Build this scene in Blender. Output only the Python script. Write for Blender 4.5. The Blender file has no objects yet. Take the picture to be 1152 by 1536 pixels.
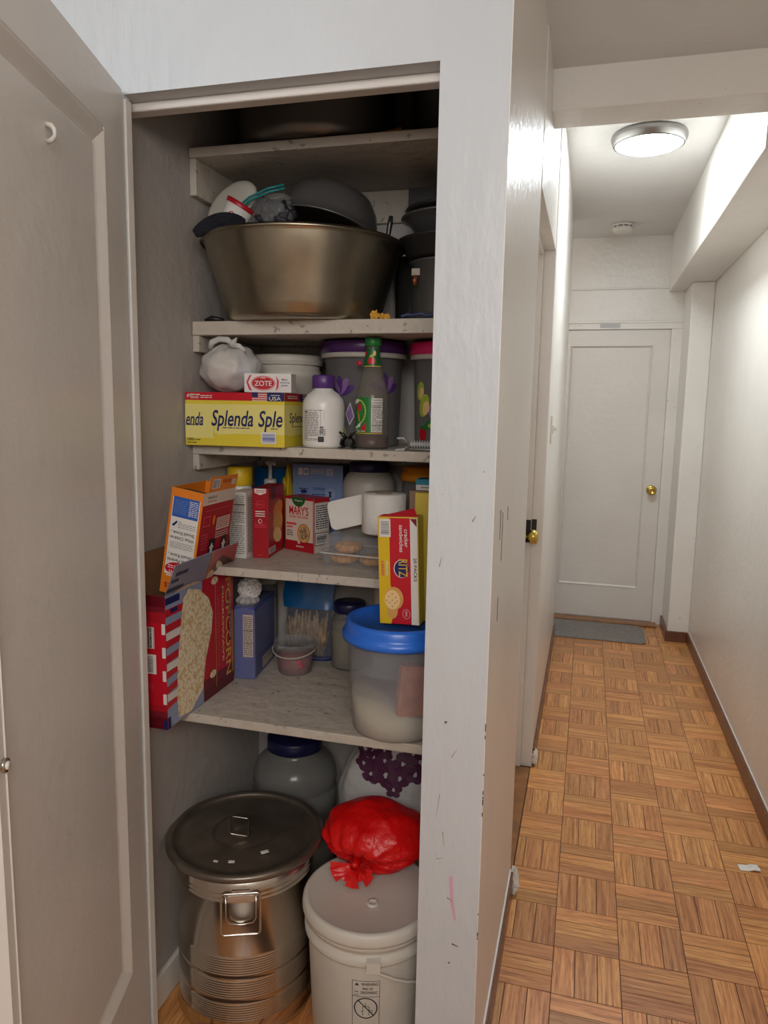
import bpy, math, random
from mathutils import Vector, Matrix, noise
rnd = random.Random(7)
PI = math.pi
S = bpy.context.scene
COL = S.collection

# ------------------------------------------------------------------ camera
cam_d = bpy.data.cameras.new('camera'); cam = bpy.data.objects.new('camera', cam_d); COL.objects.link(cam)
cam_d.sensor_fit = 'VERTICAL'; cam_d.sensor_height = 36.0; cam_d.lens = 1107 / 1536 * 36
cam_d.clip_start = 0.02
def _n(v): return v.normalized()
_D = _n(Vector((440 - 576, 8500 - 768, 1107)))
_F = Vector((885 - 576, 615 - 768, 1107)); _F = _n(_F - _D * _F.dot(_D))
_R = _D.cross(_F)
# columns of the camera matrix: image right, image up, backwards, each in world axes (hall runs along +Y)
m = Matrix(((_R[0], -_R[1], -_R[2]), (_F[0], -_F[1], -_F[2]), (-_D[0], _D[1], _D[2])))
cam.matrix_world = Matrix.Translation((0, 0, 1.48)) @ m.to_4x4()
S.camera = cam

# ------------------------------------------------------------------ world, lights, exposure
w = bpy.data.worlds.new('world'); S.world = w; w.use_nodes = True
w.node_tree.nodes['Background'].inputs[0].default_value = (0.9, 0.95, 1, 1)
w.node_tree.nodes['Background'].inputs[1].default_value = 0.3
def area(name, loc, target, sx, sy, power, color):
    l = bpy.data.lights.new(name, 'AREA'); l.shape = 'RECTANGLE'; l.size = sx; l.size_y = sy; l.energy = power; l.color = color
    o = bpy.data.objects.new(name, l); COL.objects.link(o); o.location = loc
    o.rotation_euler = (Vector(target) - Vector(loc)).to_track_quat('-Z', 'Y').to_euler(); return o
area('kitchen_light', (-1.25, 0.05, 2.40), (-0.7, 1.3, 1.7), 0.5, 0.5, 9.5, (0.82, 0.91, 1.0))
area('room_light', (0.30, -1.05, 2.2), (-0.4, 1.4, 0.8), 1.2, 0.9, 38.0, (1.0, 0.97, 0.94))
area('passage_fill', (-1.0, 5.05, 2.3), (0.4, 5.3, 0.9), 0.4, 0.3, 3.0, (1.0, 0.96, 0.92))  # added fill that brightens the end door; no lamp is seen there
S.view_settings.view_transform = 'Standard'; S.view_settings.look = 'None'
S.view_settings.gamma = 1; S.view_settings.use_curve_mapping = False
S.view_settings.exposure = 0.0
LAMP = 105.0

# ------------------------------------------------------------------ materials
def lin(c):
    return tuple(((x / 255) / 12.92 if x <= 10 else (((x / 255) + 0.055) / 1.055) ** 2.4) for x in c) + (1,)
M = {}
def mat(name, c, rough=0.5, metal=0.0, spec=0.5, alpha=1.0, coat=0.0, bump=0.0, bscale=60, var=0.0, vscale=8, var2=None, sheen=0, emis=0, bstretch=None):
    m = bpy.data.materials.new(name); m.use_nodes = True; nt = m.node_tree; N = nt.nodes; L = nt.links
    b = N['Principled BSDF']; col = lin(c)
    b.inputs['Base Color'].default_value = col; b.inputs['Roughness'].default_value = rough
    b.inputs['Metallic'].default_value = metal; b.inputs['Specular IOR Level'].default_value = spec
    b.inputs['Coat Weight'].default_value = coat; b.inputs['Coat Roughness'].default_value = 0.15
    if sheen: b.inputs['Sheen Weight'].default_value = sheen
    if emis:
        b.inputs['Emission Color'].default_value = (0.86, 0.94, 1, 1); b.inputs['Emission Strength'].default_value = emis
    if var or bump:
        tc = N.new('ShaderNodeTexCoord')
    if var:
        n = N.new('ShaderNodeTexNoise'); n.inputs['Scale'].default_value = vscale; n.inputs['Detail'].default_value = 6
        L.new(tc.outputs['Object'], n.inputs['Vector'])
        r = N.new('ShaderNodeValToRGB'); r.color_ramp.elements[0].position = 0.35; r.color_ramp.elements[1].position = 0.65
        c2 = lin(var2) if var2 else tuple(x * (1 - var) for x in col[:3]) + (1,)
        r.color_ramp.elements[0].color = c2; r.color_ramp.elements[1].color = col
        L.new(n.outputs['Fac'], r.inputs[0]); L.new(r.outputs[0], b.inputs['Base Color'])
    if bump:
        n = N.new('ShaderNodeTexNoise'); n.inputs['Scale'].default_value = bscale; n.inputs['Detail'].default_value = 4
        if bstretch:
            mp = N.new('ShaderNodeMapping'); mp.inputs['Scale'].default_value = bstretch
            L.new(tc.outputs['Object'], mp.inputs[0]); L.new(mp.outputs[0], n.inputs['Vector'])
        else: L.new(tc.outputs['Object'], n.inputs['Vector'])
        bp = N.new('ShaderNodeBump'); bp.inputs['Strength'].default_value = bump; bp.inputs['Distance'].default_value = 0.01
        L.new(n.outputs['Fac'], bp.inputs['Height']); L.new(bp.outputs[0], b.inputs['Normal'])
    if alpha < 1:
        out = N['Material Output']; t = N.new('ShaderNodeBsdfTransparent'); t.inputs[0].default_value = tuple(0.6 + 0.4 * x for x in col[:3]) + (1,)
        mx = N.new('ShaderNodeMixShader'); mx.inputs[0].default_value = alpha
        L.new(t.outputs[0], mx.inputs[1]); L.new(b.outputs[0], mx.inputs[2]); L.new(mx.outputs[0], out.inputs[0])
    M[name] = m; return m

def paint(name, c, spots=0.35, bump=0.25, rough=0.38, dirt=None, spot_scale=45, thr=0.70, spotc=(120, 100, 85), bstretch=(1, 1, 1)):
    """painted plaster or wood: brush relief, faint mottling and small chips of the old dark layer"""
    m = bpy.data.materials.new(name); m.use_nodes = True; nt = m.node_tree; N = nt.nodes; L = nt.links; b = N['Principled BSDF']
    b.inputs['Roughness'].default_value = rough
    tc = N.new('ShaderNodeTexCoord')
    n1 = N.new('ShaderNodeTexNoise'); n1.inputs['Scale'].default_value = 2.2; n1.inputs['Detail'].default_value = 5
    L.new(tc.outputs['Object'], n1.inputs['Vector'])
    r1 = N.new('ShaderNodeValToRGB'); col = lin(c); d = lin(dirt) if dirt else tuple(x * 0.93 for x in col[:3]) + (1,)
    r1.color_ramp.elements[0].position = 0.3; r1.color_ramp.elements[1].position = 0.6
    r1.color_ramp.elements[0].color = d; r1.color_ramp.elements[1].color = col; L.new(n1.outputs['Fac'], r1.inputs[0])
    n2 = N.new('ShaderNodeTexNoise'); n2.inputs['Scale'].default_value = spot_scale; n2.inputs['Detail'].default_value = 3; n2.inputs['Roughness'].default_value = 0.6
    L.new(tc.outputs['Object'], n2.inputs['Vector'])
    r2 = N.new('ShaderNodeValToRGB'); r2.color_ramp.elements[0].position = thr; r2.color_ramp.elements[1].position = thr + 0.03
    r2.color_ramp.elements[0].color = (0, 0, 0, 1); r2.color_ramp.elements[1].color = (spots,) * 3 + (1,)
    L.new(n2.outputs['Fac'], r2.inputs[0])
    mx = N.new('ShaderNodeMix'); mx.data_type = 'RGBA'; L.new(r2.outputs[0], mx.inputs[0]); L.new(r1.outputs[0], mx.inputs[6]); mx.inputs[7].default_value = lin(spotc)
    L.new(mx.outputs[2], b.inputs['Base Color'])
    mp = N.new('ShaderNodeMapping'); mp.inputs['Scale'].default_value = bstretch; L.new(tc.outputs['Object'], mp.inputs[0])
    n3 = N.new('ShaderNodeTexNoise'); n3.inputs['Scale'].default_value = 28; n3.inputs['Detail'].default_value = 5; L.new(mp.outputs[0], n3.inputs['Vector'])
    bp = N.new('ShaderNodeBump'); bp.inputs['Strength'].default_value = bump; bp.inputs['Distance'].default_value = 0.012
    L.new(n3.outputs['Fac'], bp.inputs['Height']); L.new(bp.outputs[0], b.inputs['Normal'])
    M[name] = m

def wood(name, base, dark, light, perobj=True):
    """oak finger: grain follows the UV (u along the strip), tone changes from piece to piece"""
    m = bpy.data.materials.new(name); m.use_nodes = True; nt = m.node_tree; N = nt.nodes; L = nt.links; b = N['Principled BSDF']
    b.inputs['Roughness'].default_value = 0.38; b.inputs['Coat Weight'].default_value = 0.12; b.inputs['Coat Roughness'].default_value = 0.25
    uv = N.new('ShaderNodeUVMap'); uv.uv_map = 'UVMap'
    if perobj: src = N.new('ShaderNodeObjectInfo').outputs['Random']
    else: src = N.new('ShaderNodeNewGeometry').outputs['Random Per Island']
    mul = N.new('ShaderNodeMath'); mul.operation = 'MULTIPLY'; mul.inputs[1].default_value = 37.0; L.new(src, mul.inputs[0])
    cmb = N.new('ShaderNodeCombineXYZ'); L.new(mul.outputs[0], cmb.inputs[0]); L.new(mul.outputs[0], cmb.inputs[1]); L.new(mul.outputs[0], cmb.inputs[2])
    add = N.new('ShaderNodeVectorMath'); L.new(uv.outputs[0], add.inputs[0]); L.new(cmb.outputs[0], add.inputs[1])
    mp = N.new('ShaderNodeMapping'); mp.inputs['Scale'].default_value = (4, 105, 4); L.new(add.outputs[0], mp.inputs[0])
    n1 = N.new('ShaderNodeTexNoise'); n1.inputs['Scale'].default_value = 1.0; n1.inputs['Detail'].default_value = 5; n1.inputs['Distortion'].default_value = 0.8; L.new(mp.outputs[0], n1.inputs['Vector'])
    mp2 = N.new('ShaderNodeMapping'); mp2.inputs['Scale'].default_value = (14, 130, 14); L.new(add.outputs[0], mp2.inputs[0])
    wv = N.new('ShaderNodeTexNoise'); wv.inputs['Scale'].default_value = 1.6; wv.inputs['Detail'].default_value = 3; L.new(mp2.outputs[0], wv.inputs['Vector'])
    r = N.new('ShaderNodeValToRGB'); e = r.color_ramp.elements
    e[0].position = 0.30; e[0].color = lin(dark); e[1].position = 0.72; e[1].color = lin(light)
    x = r.color_ramp.elements.new(0.5); x.color = lin(base); L.new(n1.outputs['Fac'], r.inputs[0])
    mm = N.new('ShaderNodeMix'); mm.data_type = 'RGBA'; mm.blend_type = 'MULTIPLY'
    rr = N.new('ShaderNodeValToRGB'); rr.color_ramp.elements[0].position = 0.32; rr.color_ramp.elements[0].color = (0.55, 0.42, 0.32, 1)
    rr.color_ramp.elements[1].position = 0.5; rr.color_ramp.elements[1].color = (1, 1, 1, 1); L.new(wv.outputs['Fac'], rr.inputs[0])
    mm.inputs[0].default_value = 0.55; L.new(r.outputs[0], mm.inputs[6]); L.new(rr.outputs[0], mm.inputs[7])
    hsv = N.new('ShaderNodeHueSaturation'); mr = N.new('ShaderNodeMapRange'); L.new(src, mr.inputs[0]); mr.inputs[3].default_value = 0.80; mr.inputs[4].default_value = 1.18
    L.new(mr.outputs[0], hsv.inputs['Value']); L.new(mm.outputs[2], hsv.inputs['Color'])
    fr = N.new('ShaderNodeMath'); fr.operation = 'FRACT'; L.new(mul.outputs[0], fr.inputs[0])
    mr2 = N.new('ShaderNodeMapRange'); L.new(fr.outputs[0], mr2.inputs[0]); mr2.inputs[3].default_value = 0.494; mr2.inputs[4].default_value = 0.504; L.new(mr2.outputs[0], hsv.inputs['Hue'])
    L.new(hsv.outputs[0], b.inputs['Base Color']); M[name] = m

paint('wall_paint', (232, 227, 219), bump=0.22, rough=0.30)
paint('front_paint', (205, 208, 210), spots=0.3, bump=0.35, rough=0.42, bstretch=(1, 1, 0.35), thr=0.72, spotc=(120, 118, 112))
paint('door_paint', (226, 220, 212), bump=0.16, rough=0.36, spots=0.25, thr=0.74)
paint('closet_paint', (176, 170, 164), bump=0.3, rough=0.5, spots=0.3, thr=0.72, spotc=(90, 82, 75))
paint('shelf_paint', (196, 188, 176), spots=0.55, bump=0.5, rough=0.5, dirt=(170, 160, 146), spot_scale=46, thr=0.63, spotc=(96, 84, 72))
paint('ceiling_paint', (226, 224, 221), bump=0.12, rough=0.6, spots=0.0)
wood('oak', (202, 139, 80), (164, 102, 52), (224, 166, 104))
wood('oak_joined', (202, 139, 80), (164, 102, 52), (224, 166, 104), perobj=False)
mat('joint', (66, 38, 20), 0.8); mat('brown_board', (112, 66, 38), 0.4, coat=0.3, var=0.3, vscale=14, bump=0.2)
mat('saddle', (150, 98, 50), 0.4, coat=0.2, var=0.35, vscale=18)
mat('brass', (206, 176, 92), 0.22, 1.0); mat('dark_metal', (52, 50, 50), 0.45, 0.8)
mat('chrome', (200, 196, 190), 0.16, 1.0); mat('lamp_ring', (150, 148, 146), 0.28, 0.9)
mat('diffuser', (250, 250, 250), 0.3, emis=LAMP)
mat('white_plastic', (226, 222, 212), 0.38, var=0.05, vscale=20); mat('grille', (96, 90, 84), 0.6)
mat('mat_fabric', (146, 138, 132), 0.95, bump=0.7, bscale=160, var=0.25, vscale=50)
mat('steel', (184, 176, 156), 0.30, 1.0, var=0.25, vscale=5, var2=(140, 130, 112))
mat('pot_steel', (214, 208, 198), 0.20, 1.0, bump=0.03, bscale=8); mat('lid_steel', (142, 132, 120), 0.36, 0.8, var=0.3, vscale=12, bump=0.12, bscale=30)
mat('aluminium', (128, 122, 116), 0.42, 0.9, var=0.2, vscale=8); mat('black_pan', (52, 50, 50), 0.35, 0.3, coat=0.2)
mat('dark_pan', (112, 110, 108), 0.34, 0.6); mat('black', (22, 20, 22), 0.45); mat('soot', (30, 28, 28), 0.6); mat('fleece', (38, 38, 50), 0.95, bump=1.0, bscale=220, var=0.4, vscale=120)
mat('white_card', (224, 220, 214), 0.5); mat('white_gloss', (232, 230, 226), 0.28); mat('ink', (40, 40, 44), 0.5); mat('grey_ink', (120, 118, 116), 0.5)
mat('navy', (26, 34, 96), 0.4); mat('navy_lid', (22, 26, 70), 0.35); mat('royal', (42, 92, 178), 0.4); mat('red', (196, 22, 42), 0.35, coat=0.15); mat('dark_red', (98, 12, 28), 0.38)
mat('red2', (172, 24, 36), 0.38); mat('maroon', (120, 26, 40), 0.4); mat('yellow', (226, 204, 62), 0.4); mat('pale_yellow', (232, 220, 132), 0.4); mat('gold', (214, 176, 62), 0.4)
mat('shaded_yellow', (196, 174, 60), 0.45); mat('mustard', (222, 184, 30), 0.4); mat('orange', (226, 128, 34), 0.4); mat('orange_lid', (226, 142, 26), 0.4)  # first yellow has shade put into its colour, for the shaded carton faces
mat('purple', (84, 50, 120), 0.35); mat('purple_lid', (70, 34, 92), 0.35); mat('pink_lid', (206, 32, 96), 0.35); mat('green', (34, 120, 52), 0.4); mat('dk_green', (24, 92, 44), 0.4)
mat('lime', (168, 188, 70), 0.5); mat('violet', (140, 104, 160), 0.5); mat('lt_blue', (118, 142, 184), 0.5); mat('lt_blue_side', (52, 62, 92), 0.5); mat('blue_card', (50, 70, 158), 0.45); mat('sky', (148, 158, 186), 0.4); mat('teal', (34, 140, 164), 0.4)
mat('cardboard', (138, 102, 70), 0.8, var=0.12, vscale=30); mat('kraft', (166, 134, 108), 0.7, var=0.1, vscale=30); mat('rose', (216, 70, 90), 0.4); mat('mary_bg', (214, 196, 182), 0.5)
mat('paper', (228, 226, 220), 0.9, bump=0.35, bscale=45); mat('core', (150, 128, 100), 0.8); mat('foam', (226, 222, 214), 0.6)
mat('clear', (215, 215, 215), 0.10, alpha=0.2); mat('frosted', (160, 158, 160), 0.35, alpha=0.46); mat('milky', (196, 192, 182), 0.4, alpha=0.8)
mat('jar_glass', (150, 150, 146), 0.12, alpha=0.45); mat('sauce_glass', (190, 184, 172), 0.06, alpha=0.2); mat('tub_clear', (196, 198, 204), 0.3, alpha=0.30); mat('thin_film', (226, 224, 222), 0.2, alpha=0.14, bump=0.5, bscale=30); mat('clear_edge', (225, 225, 225), 0.1, alpha=0.6); mat('sauce', (74, 22, 16), 0.3)
mat('tub', (206, 200, 188), 0.45); mat('bucket', (214, 208, 196), 0.42, var=0.08, vscale=6, bump=0.05, bscale=20)
mat('blue_lid', (42, 112, 220), 0.32, coat=0.2); mat('flour', (226, 212, 178), 0.9, bump=0.2); mat('grain', (200, 184, 158), 0.9, bump=0.4)
mat('pink_food', (150, 84, 84), 0.5); mat('pastry', (236, 172, 92), 0.6, var=0.35, vscale=60, bump=0.5, bscale=120); mat('packet', (214, 120, 66), 0.5, var=0.4, vscale=30)
mat('film', (226, 224, 222), 0.28, alpha=0.5, bump=0.6, bscale=40); mat('bag_film', (238, 236, 234), 0.34, alpha=0.60, bump=0.6, bscale=26)
mat('red_film', (226, 12, 14), 0.34, alpha=0.93, bump=0.7, bscale=30); mat('loofah', (226, 224, 222), 0.6, bump=1.0, bscale=90); mat('plum', (78, 26, 62), 0.6)
mat('pouch', (22, 96, 156), 0.25, coat=0.4); mat('dried', (176, 148, 116), 0.7, var=0.5, vscale=50, bump=0.6); mat('zip_teal', (26, 126, 126), 0.3); mat('dark_content', (30, 28, 34), 0.5, bump=0.8, bscale=60)
mat('bread', (206, 176, 136), 0.8, var=0.2, vscale=20); mat('scuff', (150, 140, 134), 0.6); mat('crayon', (214, 168, 190), 0.7); mat('chip', (96, 84, 76), 0.7); mat('copper', (160, 96, 60), 0.4, 0.6)
mat('cracker', (216, 158, 86), 0.6); mat('cracker_hi', (238, 200, 140), 0.6); mat('barcode', (60, 66, 80), 0.5); mat('clip_grey', (150, 148, 146), 0.4, 0.3); mat('black_plastic', (20, 18, 20), 0.25)
mat('crumb', (214, 160, 60), 0.8); mat('blue_wire', (60, 72, 110), 0.5); mat('photo_dark', (36, 30, 32), 0.4)
# popcorn picture: pale clustered kernels
def popcorn_mat():
    m = bpy.data.materials.new('popcorn_print'); m.use_nodes = True; N = m.node_tree.nodes; L = m.node_tree.links; b = N['Principled BSDF']; b.inputs['Roughness'].default_value = 0.35
    tc = N.new('ShaderNodeTexCoord'); v = N.new('ShaderNodeTexVoronoi'); v.inputs['Scale'].default_value = 115; L.new(tc.outputs['Object'], v.inputs['Vector'])
    r = N.new('ShaderNodeValToRGB'); e = r.color_ramp.elements; e[0].position = 0.1; e[0].color = lin((246, 236, 208)); e[1].position = 0.8; e[1].color = lin((216, 184, 128))
    x = e.new(0.45); x.color = lin((242, 228, 194)); L.new(v.outputs['Distance'], r.inputs[0]); L.new(r.outputs[0], b.inputs['Base Color']); M['popcorn_print'] = m
popcorn_mat()

# ------------------------------------------------------------------ mesh helpers
class MB:
    def __init__(s): s.v = []; s.f = []; s.m = []; s.mats = []; s.sm = []; s.uv = None
    def mi(s, name):
        if name not in s.mats: s.mats.append(name)
        return s.mats.index(name)
    def add(s, vs, fs, mt, smooth=False):
        o = len(s.v); s.v += [tuple(p) for p in vs]; i = s.mi(mt)
        for f in fs: s.f.append(tuple(o + k for k in f)); s.m.append(i); s.sm.append(smooth)
    def box(s, a, b, mt, T=None):
        x0, y0, z0 = a; x1, y1, z1 = b
        vs = [(x0, y0, z0), (x1, y0, z0), (x1, y1, z0), (x0, y1, z0), (x0, y0, z1), (x1, y0, z1), (x1, y1, z1), (x0, y1, z1)]
        if T: vs = [T @ Vector(p) for p in vs]
        s.add(vs, [(0, 3, 2, 1), (4, 5, 6, 7), (0, 1, 5, 4), (1, 2, 6, 5), (2, 3, 7, 6), (3, 0, 4, 7)], mt)
    def lathe(s, prof, mt, seg=48, c=(0, 0, 0), T=None, cap0=False, cap1=False, fn=None, smooth=True):
        vs = []; fs = []; n = len(prof)
        for (r, z) in prof:
            for k in range(seg):
                a = 2 * PI * k / seg; rr = r * (fn(a, z) if fn else 1)
                p = Vector((c[0] + rr * math.cos(a), c[1] + rr * math.sin(a), c[2] + z)); vs.append(T @ p if T else p)
        for i in range(n - 1):
            for k in range(seg):
                k2 = (k + 1) % seg; fs.append((i * seg + k, i * seg + k2, (i + 1) * seg + k2, (i + 1) * seg + k))
        if cap0: fs.append(tuple(reversed(range(seg))))
        if cap1: fs.append(tuple((n - 1) * seg + k for k in range(seg)))
        s.add(vs, fs, mt, smooth)
    def tube(s, pts, r, mt, seg=8, closed=False, smooth=True):
        P = [Vector(p) for p in pts]; n = len(P); vs = []; fs = []; prev = None
        for i, p in enumerate(P):
            if closed: t = P[(i + 1) % n] - P[i - 1]
            else: t = P[min(i + 1, n - 1)] - P[max(i - 1, 0)]
            t.normalize(); up = Vector((0, 0, 1)) if abs(t.z) < 0.9 else Vector((0, 1, 0))
            if prev is not None: up = prev
            a = (up - t * up.dot(t)); a.normalize(); b = t.cross(a); prev = a
            ri = r[i] if isinstance(r, (list, tuple)) else r
            for k in range(seg):
                q = 2 * PI * k / seg; vs.append(p + a * (ri * math.cos(q)) + b * (ri * math.sin(q)))
        rng = n if closed else n - 1
        for i in range(rng):
            j = (i + 1) % n
            for k in range(seg):
                k2 = (k + 1) % seg; fs.append((i * seg + k, i * seg + k2, j * seg + k2, j * seg + k))
        if not closed: fs += [tuple(reversed(range(seg))), tuple((n - 1) * seg + k for k in range(seg))]
        s.add(vs, fs, mt, smooth)
    def blob(s, c, rad, mt, seg=40, rings=24, fn=None, smooth=True, T=None):
        """closed surface around c; fn(direction, theta, phi) scales the radius"""
        vs = []; fs = []
        for i in range(rings + 1):
            th = PI * i / rings
            for k in range(seg):
                ph = 2 * PI * k / seg; d = Vector((math.sin(th) * math.cos(ph), math.sin(th) * math.sin(ph), math.cos(th)))
                q = fn(d, th, ph) if fn else 1.0
                p = Vector((c[0] + d.x * rad[0] * q, c[1] + d.y * rad[1] * q, c[2] + d.z * rad[2] * q)); vs.append(T @ p if T else p)
        for i in range(rings):
            for k in range(seg):
                k2 = (k + 1) % seg; fs.append((i * seg + k, (i + 1) * seg + k, (i + 1) * seg + k2, i * seg + k2))
        s.add(vs, fs, mt, smooth)
    def prism(s, poly, z0, z1, mt, T=None):
        n = len(poly); vs = [(x, y, z0) for x, y in poly] + [(x, y, z1) for x, y in poly]
        if T: vs = [T @ Vector(p) for p in vs]
        s.add(vs, [tuple(reversed(range(n))), tuple(range(n, 2 * n))] + [(i, (i + 1) % n, n + (i + 1) % n, n + i) for i in range(n)], mt)
    def build(s, name, parent=None, loc=(0, 0, 0), rot=(0, 0, 0), bevel=0, kind=None):
        me = bpy.data.meshes.new(name); me.from_pydata(s.v, [], s.f)
        for n in s.mats: me.materials.append(M[n])
        me.polygons.foreach_set('material_index', s.m); me.polygons.foreach_set('use_smooth', s.sm)
        me.update(); o = bpy.data.objects.new(name, me); COL.objects.link(o); o.location = loc; o.rotation_euler = rot
        if parent: o.parent = parent
        if bevel:
            b = o.modifiers.new('bevel', 'BEVEL'); b.width = bevel; b.segments = 2; b.limit_method = 'ANGLE'
        if kind: o['kind'] = kind
        return o

def tag(o, label, cat, group=None, kind=None):
    o['label'] = label; o['category'] = cat
    if group: o['group'] = group
    if kind: o['kind'] = kind
    return o
def struct(o, label=None):
    o['kind'] = 'structure'
    if label: o['label'] = label
    return o
def thing(name, label, cat, loc=(0, 0, 0), rot=(0, 0, 0), group=None):
    o = bpy.data.objects.new(name, None); COL.objects.link(o); o.location = loc; o.rotation_euler = rot; o.empty_display_size = 0.05
    return tag(o, label, cat, group)

_tc = {}
def text_geo(s):
    if s in _tc: return _tc[s]
    cu = bpy.data.curves.new('t', 'FONT'); cu.body = s; cu.size = 1; cu.resolution_u = 3; cu.offset = 0.012
    o = bpy.data.objects.new('t', cu); COL.objects.link(o); dg = bpy.context.evaluated_depsgraph_get()
    me = bpy.data.meshes.new_from_object(o.evaluated_get(dg))
    vs = [(v.co.x, v.co.y) for v in me.vertices]; fs = [tuple(p.vertices) for p in me.polygons]
    bpy.data.objects.remove(o); bpy.data.curves.remove(cu); bpy.data.meshes.remove(me)
    x0 = min(v[0] for v in vs); x1 = max(v[0] for v in vs); y0 = min(v[1] for v in vs); y1 = max(v[1] for v in vs)
    _tc[s] = ([((x - x0), (y - y0)) for x, y in vs], fs, x1 - x0, y1 - y0); return _tc[s]

class Print:
    """flat print on a face: fr(u, v, h) gives the point; u, v in metres"""
    def __init__(s, fr): s.fr = fr; s.mb = MB(); s.h = 0.0003
    def nx(s): s.h += 0.00007; return s.h
    def poly(s, pts, mt):
        h = s.nx(); n = len(pts)
        if not getattr(s.fr, 'curved', False): s.mb.add([s.fr(u, v, h) for u, v in pts], [tuple(range(n))], mt); return
        cu = sum(p[0] for p in pts) / n; cv = sum(p[1] for p in pts) / n; vs = []
        for k in (1, .75, .5, .25): vs += [s.fr(cu + (u - cu) * k, cv + (v - cv) * k, h) for u, v in pts]
        vs.append(s.fr(cu, cv, h)); fs = [(l * n + i, l * n + (i + 1) % n, (l + 1) * n + (i + 1) % n, (l + 1) * n + i) for l in range(3) for i in range(n)]
        fs += [(3 * n + i, 3 * n + (i + 1) % n, 4 * n) for i in range(n)]; s.mb.add(vs, fs, mt)
    def rect(s, u0, v0, u1, v1, mt, n=1):
        h = s.nx(); vs = []; fs = []
        for i in range(n + 1):
            u = u0 + (u1 - u0) * i / n; vs += [s.fr(u, v0, h), s.fr(u, v1, h)]
        for i in range(n): fs.append((2 * i, 2 * i + 2, 2 * i + 3, 2 * i + 1))
        s.mb.add(vs, fs, mt)
    def ell(s, u, v, ru, rv, mt, n=28, rot=0):
        c, q = math.cos(rot), math.sin(rot)
        s.poly([(u + ru * math.cos(2 * PI * k / n) * c - rv * math.sin(2 * PI * k / n) * q, v + ru * math.cos(2 * PI * k / n) * q + rv * math.sin(2 * PI * k / n) * c) for k in range(n)], mt)
    def text(s, t, u, v, hgt, mt, rot=0, wid=None, shear=0.0, center=False):
        """(u, v) is the lower left corner of the word before turning (or its middle with center)"""
        vs, fs, W, H = text_geo(t); k = hgt / H; kx = (wid / W) if wid else k; h = s.nx(); c, q = math.cos(rot), math.sin(rot); out = []
        for x, y in vs:
            a = x * kx + shear * y * k; b = y * k
            if center: a -= W * kx / 2; b -= hgt / 2
            out.append(s.fr(u + a * c - b * q, v + a * q + b * c, h))
        s.mb.add(out, fs, mt)
    def lines(s, u0, v0, u1, v1, n, mt, fill=0.45, gap=0.25):
        """small print too fine to read"""
        dv = (v1 - v0) / n; h = s.nx()
        for i in range(n):
            a = v1 - dv * (i + 0.5) - dv * fill / 2; u = u0
            while u < u1 - 0.002:
                L = min(rnd.uniform(0.004, 0.014), u1 - u)
                s.mb.add([s.fr(u, a, h), s.fr(u + L, a, h), s.fr(u + L, a + dv * fill, h), s.fr(u, a + dv * fill, h)], [(0, 1, 2, 3)], mt)
                u += L + 0.0018
                if rnd.random() < gap * 0.08: break
    def bars(s, u0, v0, u1, v1, mt='barcode', vert=True, n=16):
        h = s.nx(); a = 0.0
        for i in range(n):
            t = (i + rnd.uniform(0.0, 0.2)) / n; e = t + rnd.uniform(0.25, 0.75) / n
            if vert: r = (u0 + (u1 - u0) * t, v0, u0 + (u1 - u0) * e, v1)
            else: r = (u0, v0 + (v1 - v0) * t, u1, v0 + (v1 - v0) * e)
            s.mb.add([s.fr(r[0], r[1], h), s.fr(r[2], r[1], h), s.fr(r[2], r[3], h), s.fr(r[0], r[3], h)], [(0, 1, 2, 3)], mt)
    def build(s, parent, name='printing'): return s.mb.build(name, parent)
def fr_front(w, d, h): return lambda u, v, o: (u, -o, v)
def fr_right(w, d, h): return lambda u, v, o: (w + o, u, v)
def fr_top(w, d, h): return lambda u, v, o: (u, v, h + o)
def fr_cyl(r, a0, z0=0, rz=None):
    def f(u, v, o):
        q = (rz(v) if rz else r) + o; a = a0 + u / r
        return (q * math.cos(a), q * math.sin(a), z0 + v)
    f.curved = True; return f
def carton(name, label, cat, C, rz, w, d, h, mt, side=None, top=None, rot=None, group=None):
    """closed printed box whose origin is its near left lower corner"""
    b = MB(); x = [(0, 0, 0), (w, 0, 0), (w, d, 0), (0, d, 0), (0, 0, h), (w, 0, h), (w, d, h), (0, d, h)]
    b.add(x, [(0, 3, 2, 1), (0, 1, 5, 4), (2, 3, 7, 6), (3, 0, 4, 7)], mt); b.add(x, [(1, 2, 6, 5)], side or mt); b.add(x, [(4, 5, 6, 7)], top or mt)
    # weld the copies by building from one vertex list
    bb = MB(); bb.v = x; bb.f = [(0, 3, 2, 1), (0, 1, 5, 4), (2, 3, 7, 6), (3, 0, 4, 7), (1, 2, 6, 5), (4, 5, 6, 7)]
    i0 = bb.mi(mt); i1 = bb.mi(side or mt); i2 = bb.mi(top or mt); bb.m = [i0, i0, i0, i0, i1, i2]; bb.sm = [False] * 6
    o = bb.build(name, None, C, rot or (0, 0, rz), bevel=0.0008); return tag(o, label, cat, group)

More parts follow.
